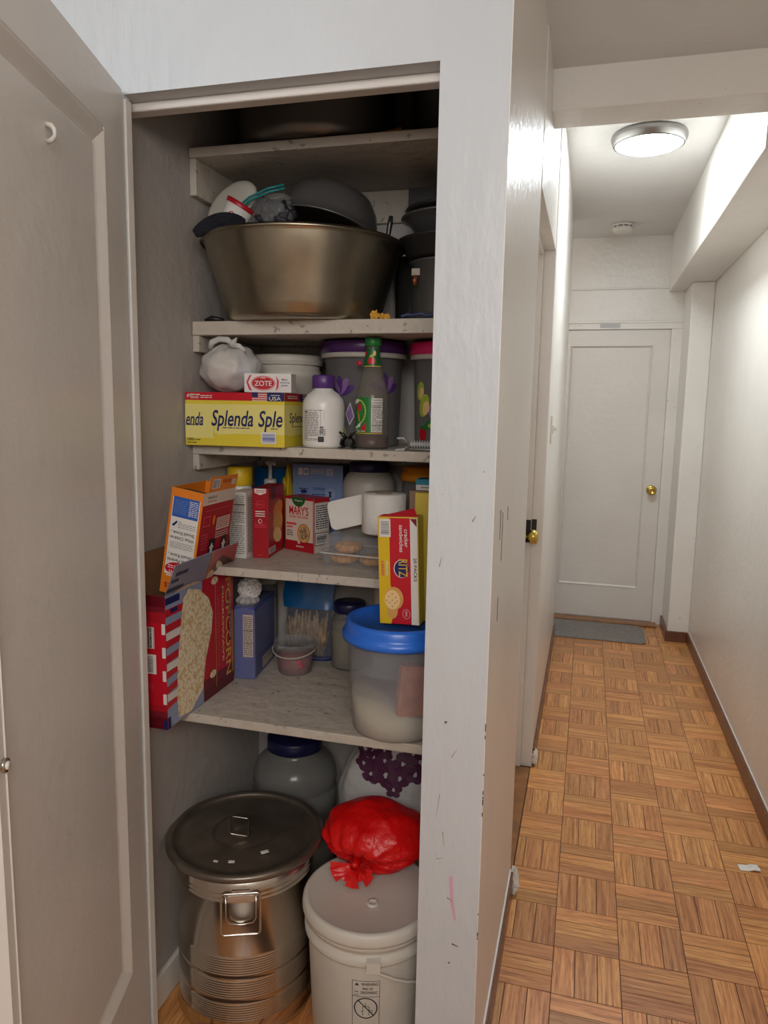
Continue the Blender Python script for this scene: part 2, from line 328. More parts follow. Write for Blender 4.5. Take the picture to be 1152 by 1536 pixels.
# ------------------------------------------------------------------ the room
XL, XH, XR = -0.955, -0.155, 0.692      # closet left wall, hall left wall, hall right wall
YF, YB, YE = 1.355, 2.035, 5.36         # closet front, closet back, hall end
OL, OR, OT = -0.917, -0.284, 2.077      # closet opening
ZC, ZN = 2.625, 2.48                    # hall ceiling, near ceiling
def sbox(name, boxes, mt, bevel=0, label=None):
    b = MB()
    for a, c in boxes: b.box(a, c, mt)
    return struct(b.build(name, bevel=bevel), label)
def ring_panel(b, x0, z0, x1, z1, rings, mt, T, back=0.0):
    """flat leaf with a recessed panel: rings = [(inset from the outer edge l, r, bottom, top, depth)]"""
    R = []
    for (l, r, bo, to, n) in rings: R.append([(x0 + l, n, z0 + bo), (x1 - r, n, z0 + bo), (x1 - r, n, z1 - to), (x0 + l, n, z1 - to)])
    vs = [T @ Vector(p) for q in R for p in q]; fs = []
    for i in range(len(R) - 1):
        for k in range(4): k2 = (k + 1) % 4; fs.append((i * 4 + k, i * 4 + k2, (i + 1) * 4 + k2, (i + 1) * 4 + k))
    i = len(R) - 1; fs.append((i * 4, i * 4 + 1, i * 4 + 2, i * 4 + 3)); b.add(vs, fs, mt)
    q = [(x0, 0, z0), (x1, 0, z0), (x1, 0, z1), (x0, 0, z1), (x0, back, z0), (x1, back, z0), (x1, back, z1), (x0, back, z1)]
    b.add([T @ Vector(p) for p in q], [(0, 4, 5, 1), (1, 5, 6, 2), (2, 6, 7, 3), (3, 7, 4, 0), (7, 6, 5, 4)], mt)

# closet front wall with its opening; the piece right of the opening is also the corner of the hall
sbox('wall_closet', [((-2.3, YF, 0), (OL, YF + 0.02, ZN + .2)), ((OL, YF, OT), (OR, YF + 0.10, ZN + .2)), ((OR, YF, 0), (XH - 0.0068, YF + 0.10, ZN + .2)),
     ((-2.3, YF + 0.02, 0), (XL - 0.02, YF + 0.1, ZN + .2)), ((OL - 0.1, YF + 0.02, OT), (OL, YF + 0.1, ZN + .2))], 'front_paint')
sbox('trim_1', [((XL, YF + 0.040, 2.060), (OR, YF + 0.075, OT))], 'door_paint', 0.004)
sbox('trim_2', [((OL - 0.002, YF + 0.001, 0), (OL + 0.004, YF + 0.022, 2.07))], 'door_paint', 0.002)
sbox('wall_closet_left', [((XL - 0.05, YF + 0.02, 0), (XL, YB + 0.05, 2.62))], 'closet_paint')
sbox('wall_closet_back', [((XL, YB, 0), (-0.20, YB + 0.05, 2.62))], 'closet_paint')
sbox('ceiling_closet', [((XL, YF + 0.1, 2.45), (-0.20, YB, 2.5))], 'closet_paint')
sbox('baseboard_closet', [((XL, YF + 0.022, 0), (XL + 0.014, YB, 0.085)), ((XL + .014, YB - 0.014, 0), (-0.2, YB, 0.085))], 'door_paint', 0.004)
# hall left wall, with the recessed doorway
Y1, Y2, ZD = 2.14, 2.97, 2.076
sbox('wall_hall_left', [((XH - 0.0067, YF, 0), (XH - 0.005, YF + 0.10, ZC)), ((-0.20, YF + 0.10, 0), (XH - 0.005, Y1, ZC)), ((-0.205, Y1, ZD), (XH - 0.003, Y2, ZC)), ((-0.30, Y2, 0), (XH, 4.86, ZC)), ((-1.2, 4.80, 0), (-0.30, 4.86, ZC)),
     ((-0.30, Y1 - 0.05, 0), (-0.20, Y1, ZC))], 'wall_paint')
b = MB(); T = Matrix.Translation((-0.235, Y1, 0)) @ Matrix.Rotation(PI / 2, 4, 'Z')
ring_panel(b, 0.03, 0.012, Y2 - Y1 - 0.03, ZD - 0.01, [(0, 0, 0, 0, 0), (.11, .11, .24, .11, 0), (.125, .125, .255, .125, .008)], 'door_paint', T, 0.035)
d2 = struct(b.build('door_2'), 'white panelled door recessed in the left wall of the hall')
b = MB(); b.box((-0.234, 2.885, 0.93), (-0.222, 2.945, 1.07), 'dark_metal'); b.build('lock_plate', d2, bevel=0.003)
b = MB(); b.box((-.232, Y2 - .0335, .955), (-.2005, Y2 - .0302, 1.045), 'dark_metal'); b.box((-.1995, Y2 - .0065, .955), (-.180, Y2 - .0042, 1.045), 'dark_metal'); b.build('strike_plate', d2)
b = MB(); T = Matrix.Translation((-0.240, 2.900, 0.985)) @ Matrix.Rotation(PI / 2, 4, 'Y')
b.lathe([(0, 0), (.022, 0), (.022, .006), (.011, .010), (.010, .03), (.022, .036), (.030, .05), (.026, .066), (.012, .073), (0, .074)], 'brass', 32, T=T); b.build('door_knob', d2)
sbox('trim_3', [((-0.245, Y2 - 0.03, 0), (-0.200, Y2, ZD)), ((-0.20, Y2 - 0.004, 0), (XH - 0.001, Y2, ZD)), ((-0.245, Y1, 0), (-0.2, Y1 + 0.03, ZD)), ((-0.245, Y1 + .03, ZD - .02), (-0.2, Y2 - .03, ZD))], 'door_paint', 0.003)
sbox('wall_hall_right', [((XR, -1.8, 0), (XR + 0.1, YE + 0.1, ZC))], 'wall_paint')
sbox('wall_end', [((-1.2, YE, 0), (XR, YE + 0.1, ZC))], 'wall_paint')
sbox('wall_side_passage', [((-1.3, 4.8, 0), (-1.2, YE + .1, ZC))], 'wall_paint')
sbox('ceiling', [((-1.3, 2.46, ZC), (XR + 0.1, YE + 0.1, ZC + 0.08)), ((XH - .25, 2.40, ZN), (XR, 2.46, ZC + 0.08))], 'ceiling_paint')
sbox('ceiling_near', [((-2.3, -1.8, ZN), (XR + .1, 2.40, ZN + 0.08))], 'ceiling_paint')
sbox('trim_4', [((XH - 0.006, 2.40, 2.363), (XR, 2.55, ZC))], 'wall_paint', 0.004, 'painted ceiling beam across the hall')
sbox('trim_5', [((0.462, 2.55, 2.262), (XR, YE, ZC))], 'wall_paint', 0.004, 'boxed soffit along the right wall of the hall')
sbox('trim_6', [((0.562, 4.97, 0.0), (XR, YE, 2.262))], 'wall_paint', 0.005, 'boxed pilaster beside the end door')
sbox('trim_7', [((-.4, YE - 0.012, 2.285), (0.562, YE, 2.297))], 'wall_paint', 0.003)
# near room behind the camera
sbox('wall_back', [((-2.3, -1.9, 0), (XR + 0.1, -1.8, ZN + .1))], 'wall_paint'); sbox('wall_left', [((-2.4, -1.9, 0), (-2.3, YF + .1, ZN + .1))], 'wall_paint')
# end door with casing
DX0, DX1 = -0.262, 0.493
sbox('trim_8', [((DX0 - 0.075, YE - 0.02, 0), (DX0, YE, 2.022)), ((DX1, YE - 0.02, 0.0), (DX1 + 0.07, YE, 2.022)), ((DX0 - 0.075, YE - 0.02, 2.022), (DX1 + 0.07, YE, 2.07)), ((DX0 - 0.08, YE - 0.026, 2.062), (0.562, YE, 2.078))], 'wall_paint', 0.003, 'painted door casing at the end of the hall')
b = MB(); T = Matrix.Translation((0, YE - 0.010, 0))
ring_panel(b, DX0 + 0.003, 0.018, DX1 - 0.004, 2.016, [(0, 0, 0, 0, 0), (.105, .105, .225, .100, 0), (.108, .108, .229, .104, -.004), (.118, .118, .242, .115, .010), (.122, .122, .246, .119, .008)], 'door_paint', T, 0.0095)
d1 = struct(b.build('door_1'), 'white single panel door with brass knob at the end of the hall')
b = MB(); T = Matrix.Translation((0.436, YE - 0.010, 0.942)) @ Matrix.Rotation(PI / 2, 4, 'X')
b.lathe([(0, 0), (.034, 0), (.034, .004), (.026, .008), (.012, .011), (.011, .032), (.022, .036), (.029, .048), (.027, .062), (.016, .068), (.014, .064), (0, .064)], 'brass', 36, T=T); b.build('door_knob', d1)
b = MB()
for i in range(9):
    x, z, wd, hh = [(-.06, 1.30, .02, .006), (.0, 1.335, .035, .008), (-.05, 1.23, .022, .007), (-.06, 1.12, .02, .010), (.12, 1.30, .02, .006), (.05, 1.41, .012, .005), (.2, 1.5, .01, .006), (.08, 1.16, .05, .003), (-.1, 1.19, .03, .004)][i]
    b.box((x, YE - 0.0014, z), (x + wd, YE - 0.0008, z + hh), 'scuff')
b.build('scuff_marks', d1)
b = MB(); b.box((0.035, YE - 0.0222, 2.032), (0.165, YE - 0.020, 2.058), 'clip_grey'); tag(b.build('number_plate'), 'small faded grey label on the casing above the end door', 'label')
# baseboards
sbox('baseboard_hall_left', [((XH - 0.005, YF + .0, 0), (XH + 0.006, Y1 - 0.02, 0.075)), ((XH, Y2 + 0.01, 0), (XH + 0.011, 4.86, 0.075))], 'brown_board', 0.003)
sbox('baseboard_hall_right', [((XR - 0.013, -1.8, 0), (XR, 4.97, 0.07)), ((0.549, 4.957, 0), (XR - 0.013, 4.97, 0.07)), ((0.549, 4.97, 0), (0.562, YE - 0.02, 0.07))], 'brown_board', 0.003)
sbox('baseboard_paint_line', [((XR - 0.0035, -1.8, 0.07), (XR, 4.97, 0.076)), ((XH - 0.005, YF + .0, 0.075), (XH - 0.001, Y1 - .02, 0.081))], 'white_card')
# closet door, hinged at the left of the opening and standing open towards the camera
AD = math.radians(16.3)
T = Matrix.Translation((-0.915, 1.347, 0)) @ Matrix.Rotation(-(PI / 2 - AD), 4, 'Z')   # local x runs along the leaf, local +y is the face seen
b = MB(); F2 = Matrix.Scale(-1, 4, (0, 1, 0))
ring_panel(b, 0.0, 0.012, 0.603, 2.083, [(0, 0, 0, 0, 0), (.104, .018, .245, .104, 0), (.107, .019, .249, .108, .002), (.112, .020, .254, .113, -.002), (.132, .024, .274, .134, .008), (.139, .027, .281, .141, .0105), (.143, .028, .285, .145, .0090)], 'door_paint', F2, 0.035)
for i, f in enumerate(b.f): b.f[i] = tuple(reversed(f))
d3 = struct(b.build('door_3'), 'white panelled closet door standing open'); d3.matrix_world = T
b = MB(); b.tube([(0.590, .001, .984), (0.590, .006, .984)], .010, 'chrome', 16); b.tube([(0.590, .006, .984), (0.590, .009, .984)], .006, 'white_plastic', 12); b.build('latch', d3)
b = MB(); b.tube([(.337, -.0085, 1.900), (.337, .000, 1.898), (.336, .004, 1.892), (.335, .004, 1.884), (.334, -.001, 1.878), (.333, -.0085, 1.876)], [.004, .004, .0035, .003, .0035, .004], 'door_paint', 10); b.build('coat_hook', d3)

# ------------------------------------------------------------------ floor: oak finger blocks
PX, PY, W1, X0, YY0 = 0.1742, 0.1718, 0.0, -0.016, 1.757
b = MB(); b.box((-2.4, -1.9, -0.08), (XR + 0.1, YE + 0.1, -0.0006), 'joint')
fl = struct(b.build('floor'), 'oak finger parquet floor')
def strip_mesh(L, Wd, mt, name='parquet_block'):
    me = bpy.data.meshes.new(name); g = 0.0004; e = 0.0007; a, c = L / 2 - g, Wd / 2 - g
    v = [(-a, -c, -.003), (a, -c, -.003), (a, c, -.003), (-a, c, -.003), (-a + e, -c + e, 0), (a - e, -c + e, 0), (a - e, c - e, 0), (-a + e, c - e, 0)]
    me.from_pydata(v, [], [(4, 5, 6, 7), (0, 1, 5, 4), (1, 2, 6, 5), (2, 3, 7, 6), (3, 0, 4, 7)])
    uv = me.uv_layers.new(name='UVMap')
    for p in me.polygons:
        for li in p.loop_indices:
            co = v[me.loops[li].vertex_index]; uv.data[li].uv = (co[0], co[1])
    me.materials.append(M[mt]); return me
pieces = []
def add_piece(x0, y0, x1, y1, alongY):
    x0 = max(x0, XH - 0.004); x1 = min(x1, XR - 0.010); y1 = min(y1, YE - 0.01)
    if x1 - x0 < 0.004 or y1 - y0 < 0.004: return
    pieces.append(((y0 + y1) / 2, (x0 + x1) / 2, x1 - x0, y1 - y0, alongY))
for j in range(-4, 22):
    for i in range(-1, 5):
        ax, ay = X0 + i * PX, YY0 + j * PY; v = (i + j) % 2 == 0
        for k in range(3):
            if v: add_piece(ax + k * PX / 3, ay, ax + (k + 1) * PX / 3, ay + PY, True)
            else: add_piece(ax, ay + k * PY / 3, ax + PX, ay + (k + 1) * PY / 3, False)
inview = sorted(p for p in pieces if p[0] > 1.42)
single = inview[:300]; rest = inview[300:] + [p for p in pieces if p[0] <= 1.42]
cache = {}
for (cy, cx, w_, d_, v) in single:
    L, Wd = (d_, w_) if v else (w_, d_); key = (round(L, 4), round(Wd, 4))
    if key not in cache: cache[key] = strip_mesh(L, Wd, 'oak')
    o = bpy.data.objects.new('parquet_block', cache[key]); COL.objects.link(o); o.parent = fl
    o.location = (cx, cy, rnd.uniform(-0.0002, 0.0003)); o.rotation_euler = (0, 0, (PI / 2 if v else 0) + (PI if rnd.random() < .5 else 0))
me = bpy.data.meshes.new('parquet_blocks'); vs = []; fs = []; uvs = []
def rest_piece(cx, cy, w_, d_, v):
    g = 0.0008; a, c = w_ / 2 - g, d_ / 2 - g; o = len(vs); zz = rnd.uniform(-.0002, .0003)
    for q in ((-a, -c, -.003), (a, -c, -.003), (a, c, -.003), (-a, c, -.003), (-a + .001, -c + .001, 0), (a - .001, -c + .001, 0), (a - .001, c - .001, 0), (-a + .001, c - .001, 0)):
        vs.append((cx + q[0], cy + q[1], q[2] + zz)); uvs.append((q[1], q[0]) if v else (q[0], q[1]))
    fs.extend([tuple(o + k for k in f) for f in ((4, 5, 6, 7), (0, 1, 5, 4), (1, 2, 6, 5), (2, 3, 7, 6), (3, 0, 4, 7))])
for (cy, cx, w_, d_, v) in rest: rest_piece(cx, cy, w_, d_, v)
for j in range(-20, -3):                                   # the floor goes on under and behind the camera
    for i in range(-13, 5):
        ax, ay = X0 + i * PX, YY0 + j * PY; v = (i + j) % 2 == 0
        if j == -4 and i >= -1: continue
        if ay + PY > YF + .01: continue
        for k in range(3):
            if v: x0, y0, w_, d_ = ax + k * PX / 3, ay, PX / 3, PY
            else: x0, y0, w_, d_ = ax, ay + k * PY / 3, PX, PY / 3
            if x0 + w_ > XR - .01: w_ = XR - .01 - x0
            if w_ > .005: rest_piece(x0 + w_ / 2, y0 + d_ / 2, w_, d_, v)
for i in range(5):                                         # closet floor boards
    for k in range(3):
        rest_piece(XL + .08 + i * .15, YF + .12 + k * .225, .148, .223, True)
me.from_pydata(vs, [], fs); uv = me.uv_layers.new(name='UVMap')
for p in me.polygons:
    for li in p.loop_indices: uv.data[li].uv = uvs[me.loops[li].vertex_index]
me.materials.append(M['oak_joined']); o = bpy.data.objects.new('parquet_blocks', me); COL.objects.link(o); o.parent = fl; o['kind'] = 'stuff'
b = MB(); b.box((-0.30, Y1 + .002, 0.0), (XH - .006, Y2 - .032, 0.012), 'saddle'); tag(b.build('doorway_saddle', bevel=0.003), 'brown oak saddle in the floor of the side doorway', 'threshold')
b = MB(); b.box((DX0, YE - 0.12, 0.0005), (DX1 + .03, YE - 0.021, 0.016), 'saddle'); tag(b.build('door_saddle', bevel=0.004), 'brown oak saddle under the end door of the hall', 'threshold')
# ------------------------------------------------------------------ hall fittings
t = thing('ceiling_light', 'round lit flush ceiling light with brushed metal ring', 'ceiling light', (0.177, 3.45, ZC))
b = MB(); b.lathe([(.118, 0), (.150, -.001), (.154, -.012), (.152, -.024), (.147, -.032), (.144, -.042), (.136, -.046), (.134, -.038), (.134, -.01)], 'lamp_ring', 64); b.build('ring', t)
b = MB(); b.lathe([(.134, -.040), (.125, -.047), (.10, -.056), (.06, -.063), (.02, -.066), (0.0001, -.0665)], 'diffuser', 64); b.build('diffuser', t)
t = thing('smoke_detector', 'round white smoke detector on the hall ceiling', 'smoke detector', (0.136, 5.0, ZC))
b = MB(); b.lathe([(.052, 0), (.064, -.002), (.066, -.014), (.060, -.016)], 'white_plastic', 40); b.build('base', t)
b = MB(); b.lathe([(.060, -.022), (.064, -.026), (.063, -.040), (.054, -.050), (.02, -.053), (.0001, -.053)], 'white_plastic', 40); b.build('cover', t)
b = MB(); b.lathe([(.057, -.014), (.057, -.024)], 'grille', 40)
for k in range(10):
    a = 2 * PI * k / 10; b.box((-.004, .056, -.024), (.004, .063, -.014), 'white_plastic', Matrix.Rotation(a, 4, 'Z'))
b.build('grille', t)
t = thing('light_switch', 'white toggle light switch on the left hall wall', 'switch', (XH, 3.22, 1.395))
b = MB(); b.box((0, -.037, -.058), (.006, .037, .058), 'white_plastic'); b.build('plate', t, bevel=.002)
b = MB(); b.box((0.006, -.010, -.018), (.011, .010, .018), 'white_plastic'); b.box((.009, -.006, -.010), (.024, .006, .006), 'white_plastic', Matrix.Rotation(-.3, 4, 'Y')); b.build('toggle', t, bevel=.0015)
def rrect(w, d, r, n=6):
    out = []
    for cx, cy, a0 in ((w / 2 - r, d / 2 - r, 0), (-w / 2 + r, d / 2 - r, PI / 2), (-w / 2 + r, -d / 2 + r, PI), (w / 2 - r, -d / 2 + r, 1.5 * PI)):
        for k in range(n + 1): a = a0 + PI / 2 * k / n; out.append((cx + r * math.cos(a), cy + r * math.sin(a)))
    return out
b = MB(); b.prism(rrect(.78, .40, .05), 0, .010, 'mat_fabric'); tag(b.build('door_mat', None, (0.04, 5.03, 0.0006), bevel=.003), 'grey woven doormat on the parquet before the end door', 'doormat')
b = MB(); n_ = 7; g = [[(i / n_ * .062 - .03, j / 3 * .032 - .016, .0025 + .006 * abs(math.sin(i * 1.7 + j * 2.1)) * (i > 3)) for i in range(n_ + 1)] for j in range(4)]
b.add([p for r_ in g for p in r_], [(j * 8 + i, j * 8 + i + 1, (j + 1) * 8 + i + 1, (j + 1) * 8 + i) for j in range(3) for i in range(7)], 'paper'); o = b.build('paper_scrap', None, (0.583, 2.475, 0.0), (0, 0, .12))
so = o.modifiers.new('s', 'SOLIDIFY'); so.thickness = .002; tag(o, 'small torn white paper scrap lying on the parquet', 'paper')
def crumple(name, label, loc, r, mt, seed):
    b = MB(); b.blob((0, 0, 0), r, mt, 20, 14, lambda d, t_, p: 1 + .45 * noise.noise(d * 3 + Vector((seed, 0, 0))) + .25 * noise.noise(d * 8 + Vector((0, seed, 0))), smooth=False)
    return tag(b.build(name, None, loc), label, 'tape')
crumple('peeled_tape', 'peeled white tape at the near foot of the side doorway', (XH + .008, Y1 - .01, .04), (.014, .02, .04), 'paper', 3)
crumple('peeled_tape', 'peeled white tape at the far foot of the side doorway', (XH + .010, Y2 + .02, .035), (.012, .02, .035), 'paper', 9)
# marks on the hall corner
b = MB()
for (x, z, dx, dz, wd, mt_) in [(-.225, .50, .012, -.006, .0016, 'scuff'), (-.212, .40, .014, -.004, .0018, 'chip'), (-.238, .64, .004, -.03, .001, 'scuff'), (-.246, .72, -.006, -.05, .0008, 'scuff'), (-.20, 1.27, .007, .012, .0016, 'scuff'), (-.24, .87, .004, .003, .003, 'chip'), (-.218, .355, .003, .003, .0025, 'chip'),
        (-.26, 1.18, .004, .02, .001, 'scuff'), (-.225, .80, .01, .018, .001, 'scuff'), (-.25, .58, .014, .004, .001, 'scuff')]:
    L = math.hypot(dx, dz); nx_, nz_ = -dz / L * wd, dx / L * wd
    b.add([(x - nx_, YF - .0006, z - nz_), (x + dx - nx_ * .3, YF - .0006, z + dz - nz_ * .3), (x + dx + nx_ * .3, YF - .0006, z + dz + nz_ * .3), (x + nx_, YF - .0006, z + nz_)], [(0, 1, 2, 3)], mt_)
b.add([(-.222, YF - .0005, .545), (-.215, YF - .0005, .55), (-.212, YF - .0005, .50), (-.205, YF - .0005, .455), (-.209, YF - .0005, .452), (-.218, YF - .0005, .49)], [(0, 1, 2, 3, 4, 5)], 'crayon')
for k in range(13):
    z = .42 + .5 * rnd.random() ** 1.3; q = rnd.uniform(.002, .007); b.box((XH - .0065, YF - .0005, z), (XH - .0048, YF + .002, z + q * 1.6), 'chip')
for (y, z, q) in ((1.46, 1.22, .06), (1.50, 1.17, .10), (1.47, 1.05, .05), (1.60, 1.24, .03)):
    b.box((XH - .0055, y, z), (XH - .0042, y + .0035, z + q), 'chip')
struct(b.build('trim_9'), 'scuffs, chips and a pink crayon streak on the hall corner')

# ------------------------------------------------------------------ closet shelves
SH = [(2.080, .022, 1.665), (1.678, .033, 1.665), (1.378, .024, 1.655), (1.080, .022, 1.62), (0.737, .022, 1.515)]
SL = ['topmost painted closet shelf, under the dark aluminium pots', 'painted closet shelf carrying the big steel basin', 'painted closet shelf carrying the yellow sweetener box',
      'painted closet shelf carrying the toilet roll and cracker boxes', 'lowest painted closet shelf, worn and speckled, under the blue lidded tub']
for (z, th, y0), lb in zip(SH, SL):
    t = thing('closet_shelf', lb, 'shelf', (0, 0, z))
    b = MB(); b.box((XL + .002, y0, -th), (-.202, YB - .001, 0), 'shelf_paint'); b.build('board', t, bevel=.002)
    b = MB(); b.box((XL + .0005, y0 + (.004 if z > 1.2 else .12), -th - (.085 if z > 2 else .04)), (XL + .018, YB - .002, -th - .0003), 'shelf_paint'); b.build('cleat', t, bevel=.002)
    b = MB(); b.box((XL + .019, YB - .014, -th - (.085 if z > 2 else .04)), (-.21, YB - .0005, -th - .0003), 'shelf_paint'); b.build('cleat', t, bevel=.002)
S1, S2, S3, S4, S5 = [s[0] + .0005 for s in SH]

# ------------------------------------------------------------------ top shelf
def pot(name, label, loc, r, h, mt, cat='pot', ear=None, round_=.03):
    t = thing(name, label, cat, loc)
    b = MB(); prof = [(0.001, 0), (r - round_, 0)] + [(r - round_ + round_ * math.sin(a), round_ - round_ * math.cos(a)) for a in (PI / 8, PI / 4, 3 * PI / 8, PI / 2)] + [(r, h - .006), (r + .006, h - .004), (r + .006, h), (r - .003, h), (r - .004, round_), (.001, .006)]
    b.lathe(prof, mt, 64); b.build('body', t)
    if ear is not None:
        T = Matrix.Rotation(ear, 4, 'Z'); b = MB()
        b.tube([T @ Vector(p) for p in ((r - .002, -.035, h * .72), (r + .022, -.030, h * .73), (r + .026, 0, h * .735), (r + .022, .030, h * .73), (r - .002, .035, h * .72))], .005, 'chrome', 8)
        b.build('handle', t)
    return t
pot('stock_pot', 'wide dark aluminium stock pot on the topmost shelf', (-.690, 1.835, S1), .192, .25, 'aluminium', ear=-.5)
pot('sauce_pot', 'small blackened pot at the right end of the topmost shelf', (-.372, 1.86, S1), .082, .22, 'black_pan')
b = MB(); b.tube([(-.50, 1.69, S1 + .005), (-.46, 1.685, S1 + .006), (-.435, 1.684, S1 + .008)], [.003, .004, .006], 'copper', 10); tag(b.build('wooden_handle'), 'thin copper brown handle lying at the edge of the topmost shelf', 'utensil')
# ------------------------------------------------------------------ second shelf: basin and pans
BC = (-.702, 1.775, S2)
t = thing('steel_basin', 'large flared stainless steel basin filled with kitchen things', 'basin', BC)
b = MB(); prof = [(0.001, 0), (.172, 0), (.182, .003), (.189, .010), (.196, .035), (.207, .075), (.220, .115), (.232, .150), (.239, .176), (.241, .184), (.246, .187), (.250, .185), (.2505, .181), (.2515, .184), (.249, .190), (.241, .190), (.236, .180), (.228, .150), (.216, .115), (.203, .075), (.192, .035), (.182, .012), (.001, .006)]
b.lathe(prof, 'steel', 96, fn=lambda a, z: 1 + .0028 * math.sin(9 * a) + .002 * math.sin(17 * a + 1)); b.build('bowl', t)
RZ = S2 + .19
def disc(name, label, cat, loc, rot, prof, mt, seg=64):
    b = MB(); b.lathe(prof, mt, seg); return tag(b.build(name, None, loc, rot), label, cat)
disc('plastic_plate', 'off-white round plastic plate leaning in the steel basin', 'plate', (-.868, 1.715, 1.955), (math.radians(62), math.radians(4), math.radians(-22)),
     [(.0001, .012), (.055, .012), (.068, .009), (.074, .003), (.076, -.004), (.073, -.006), (.070, .0), (.060, .006), (.0001, .008)], 'tub')
disc('frying_pan', 'upturned dark steel pan lying in the steel basin', 'pan', (-.655, 1.80, 1.905), (math.radians(166), math.radians(10), 0),
     [(.0001, -.095), (.075, -.094), (.098, -.086), (.115, -.060), (.127, -.020), (.131, 0), (.134, .001), (.134, .004), (.128, .003), (.121, -.02), (.108, -.06), (.092, -.08), (.0001, -.088)], 'dark_pan')
# zip bag with dark contents
t = thing('zip_bag', 'clear zip bag with teal seal and dark contents in the basin', 'bag', (-.768, 1.70, 1.925), (0, math.radians(-14), math.radians(0)))
def wob(s_, k=2.2, a=.18): return lambda d, t_, p: 1 + a * noise.noise(d * k + Vector((s_, s_, 0))) + a * .4 * noise.noise(d * k * 3 + Vector((0, s_, s_)))
b = MB(); b.blob((0, 0, 0), (.075, .034, .052), 'thin_film', 36, 22, wob(2)); b.build('bag', t)
b = MB(); b.blob((.006, -.004, -.012), (.068, .028, .046), 'dark_content', 30, 18, wob(5, 3, .3)); b.build('contents', t)
for off in (0, .008):
    b = MB(); b.tube([(-.072, -.024, .006 - off), (-.055, -.033, .028 - off), (-.02, -.036, .040 - off), (.03, -.034, .046 - off), (.068, -.026, .045 - off)], .0026, 'zip_teal', 8); b.build('seal', t)
# paper cup
t = thing('paper_cup', 'white paper cup with red rim tipped in the basin', 'cup', (-.862, 1.665, 1.872), (math.radians(-4), math.radians(30), 0))
b = MB(); b.lathe([(.0001, 0), (.024, 0), (.036, .085), (.034, .085), (.0225, .004), (.0001, .004)], 'white_card', 40); b.build('body', t)
b = MB(); b.lathe([(.0355, .076), (.0372, .0865), (.0345, .0872), (.0335, .083)], 'red2', 40); b.build('rim', t)
P = Print(fr_cyl(.0335, -PI / 2 - .1)); P.ell(.010, .052, .008, .008, 'red2'); P.ell(.010, .052, .0055, .0055, 'white_card'); P.ell(.010, .052, .003, .004, 'red2'); P.ell(-.004, .040, .003, .008, 'teal', rot=-.5); P.ell(.016, .04, .006, .003, 'red2', rot=.5); P.build(t)
# dark fleece roll over the basin's left rim
b = MB(); pts = []; rr = []
for k in range(14):
    u = k / 13; pts.append((-.905 + .11 * u, 1.60 + .035 * u, 1.868 + .022 * math.sin(u * 2.4) + .012 * u)); rr.append(.021 * (math.sin(PI * (u * .9 + .05)) ** .45))
b.tube(pts, rr, 'fleece', 16); tag(b.build('rolled_cloth'), 'rolled dark fleece cloth over the left rim of the basin', 'cloth')
# stack of pots at the right
SX, SY = -.343, 1.858
t = pot('sauce_pot', 'grey pot with riveted handle at the bottom of the right hand stack', (SX, SY, S2), .103, .150, 'dark_pan')
b = MB(); b.box((-.085, -.083, .112), (-.065, -.072, .128), 'chrome', ); b.tube([(-.075, -.078, .110), (-.0765, -.086, .100), (-.076, -.082, .09)], .006, 'copper', 10); b.build('handle_bracket', t)
z = S2 + .1515
pot('dark_filler_pot', 'tall black pot added to darken the gap behind the steel basin', (-.466, 1.968, S2), .050, .185, 'black_pan')  # dark pot added to fill the black gap between basin and stack
disc('frying_pan', 'black shallow pan stacked on the grey pot', 'pan', (SX, SY, z), (0, 0, 0), [(.0001, 0), (.098, 0), (.115, .012), (.132, .045), (.138, .047), (.138, .050), (.130, .049), (.110, .014), (.0001, .005)], 'black_pan')
disc('baking_tin', 'dark round tin stacked in the middle of the pans', 'tin', (SX + .004, SY, z + .0505), (0, 0, 0), [(.0001, 0), (.08, 0), (.09, .006), (.112, .036), (.130, .048), (.135, .050), (.134, .053), (.11, .04), (.088, .010), (.0001, .004)], 'dark_pan')
disc('plate', 'flat black plate under the black carton', 'plate', (SX + .004, SY + .005, z + .105), (0, 0, 0), [(.0001, 0), (.08, 0), (.118, .012), (.126, .016), (.125, .019), (.08, .006), (.0001, .005)], 'black_pan')
carton('black_carton', 'black carton topmost on the stack of pans', 'box', (-.472, 1.905, z + .125), 0, .23, .10, .072, 'black')
b = MB(); b.tube([(-.505, SY - .03, z + .047), (-.502, SY - .03, z + .07), (-.498, SY - .03, z + .095), (-.496, SY - .03, z + .112)], [.004, .006, .007, .005], 'black_pan', 10); b.tube([(-.505, SY - .03, z + .047), (-.47, SY - .02, z + .049)], .004, 'black_pan', 8); tag(b.build('pan_handle'), 'black handle standing up beside the stacked pans', 'handle')
for i, (x, y, q) in enumerate(((-.492, 1.685, .011), (-.475, 1.69, .008), (-.462, 1.68, .007))):
    b = MB(); b.blob((0, 0, q * .7), (q, q * .9, q), 'crumb', 14, 8, wob(i + 1, 3, .6), smooth=False); tag(b.build('crumb', None, (x, y, S2)), ['larger orange crumb nearest the foot of the steel basin', 'middle one of the orange crumbs right of the basin', 'orange crumb nearest the grey pot'][i], 'crumb', 'orange crumbs beside the basin')
b = MB(); pts = [(-.43 + .012 * k, 1.69 + .008 * math.sin(k * 1.3), S2 + .006 + .006 * abs(math.sin(k * 1.9))) for k in range(11)]; b.tube(pts, .0035, 'blue_wire', 8); tag(b.build('blue_string'), 'crumpled blue string in front of the grey pot', 'string')
b = MB(); b.tube([(-.935, 1.70, S2 + .006), (-.915, 1.695, S2 + .009), (-.885, 1.70, S2 + .006)], [.004, .008, .004], 'black', 10); tag(b.build('small_black_handle'), 'small black object lying left of the basin foot', 'utensil')

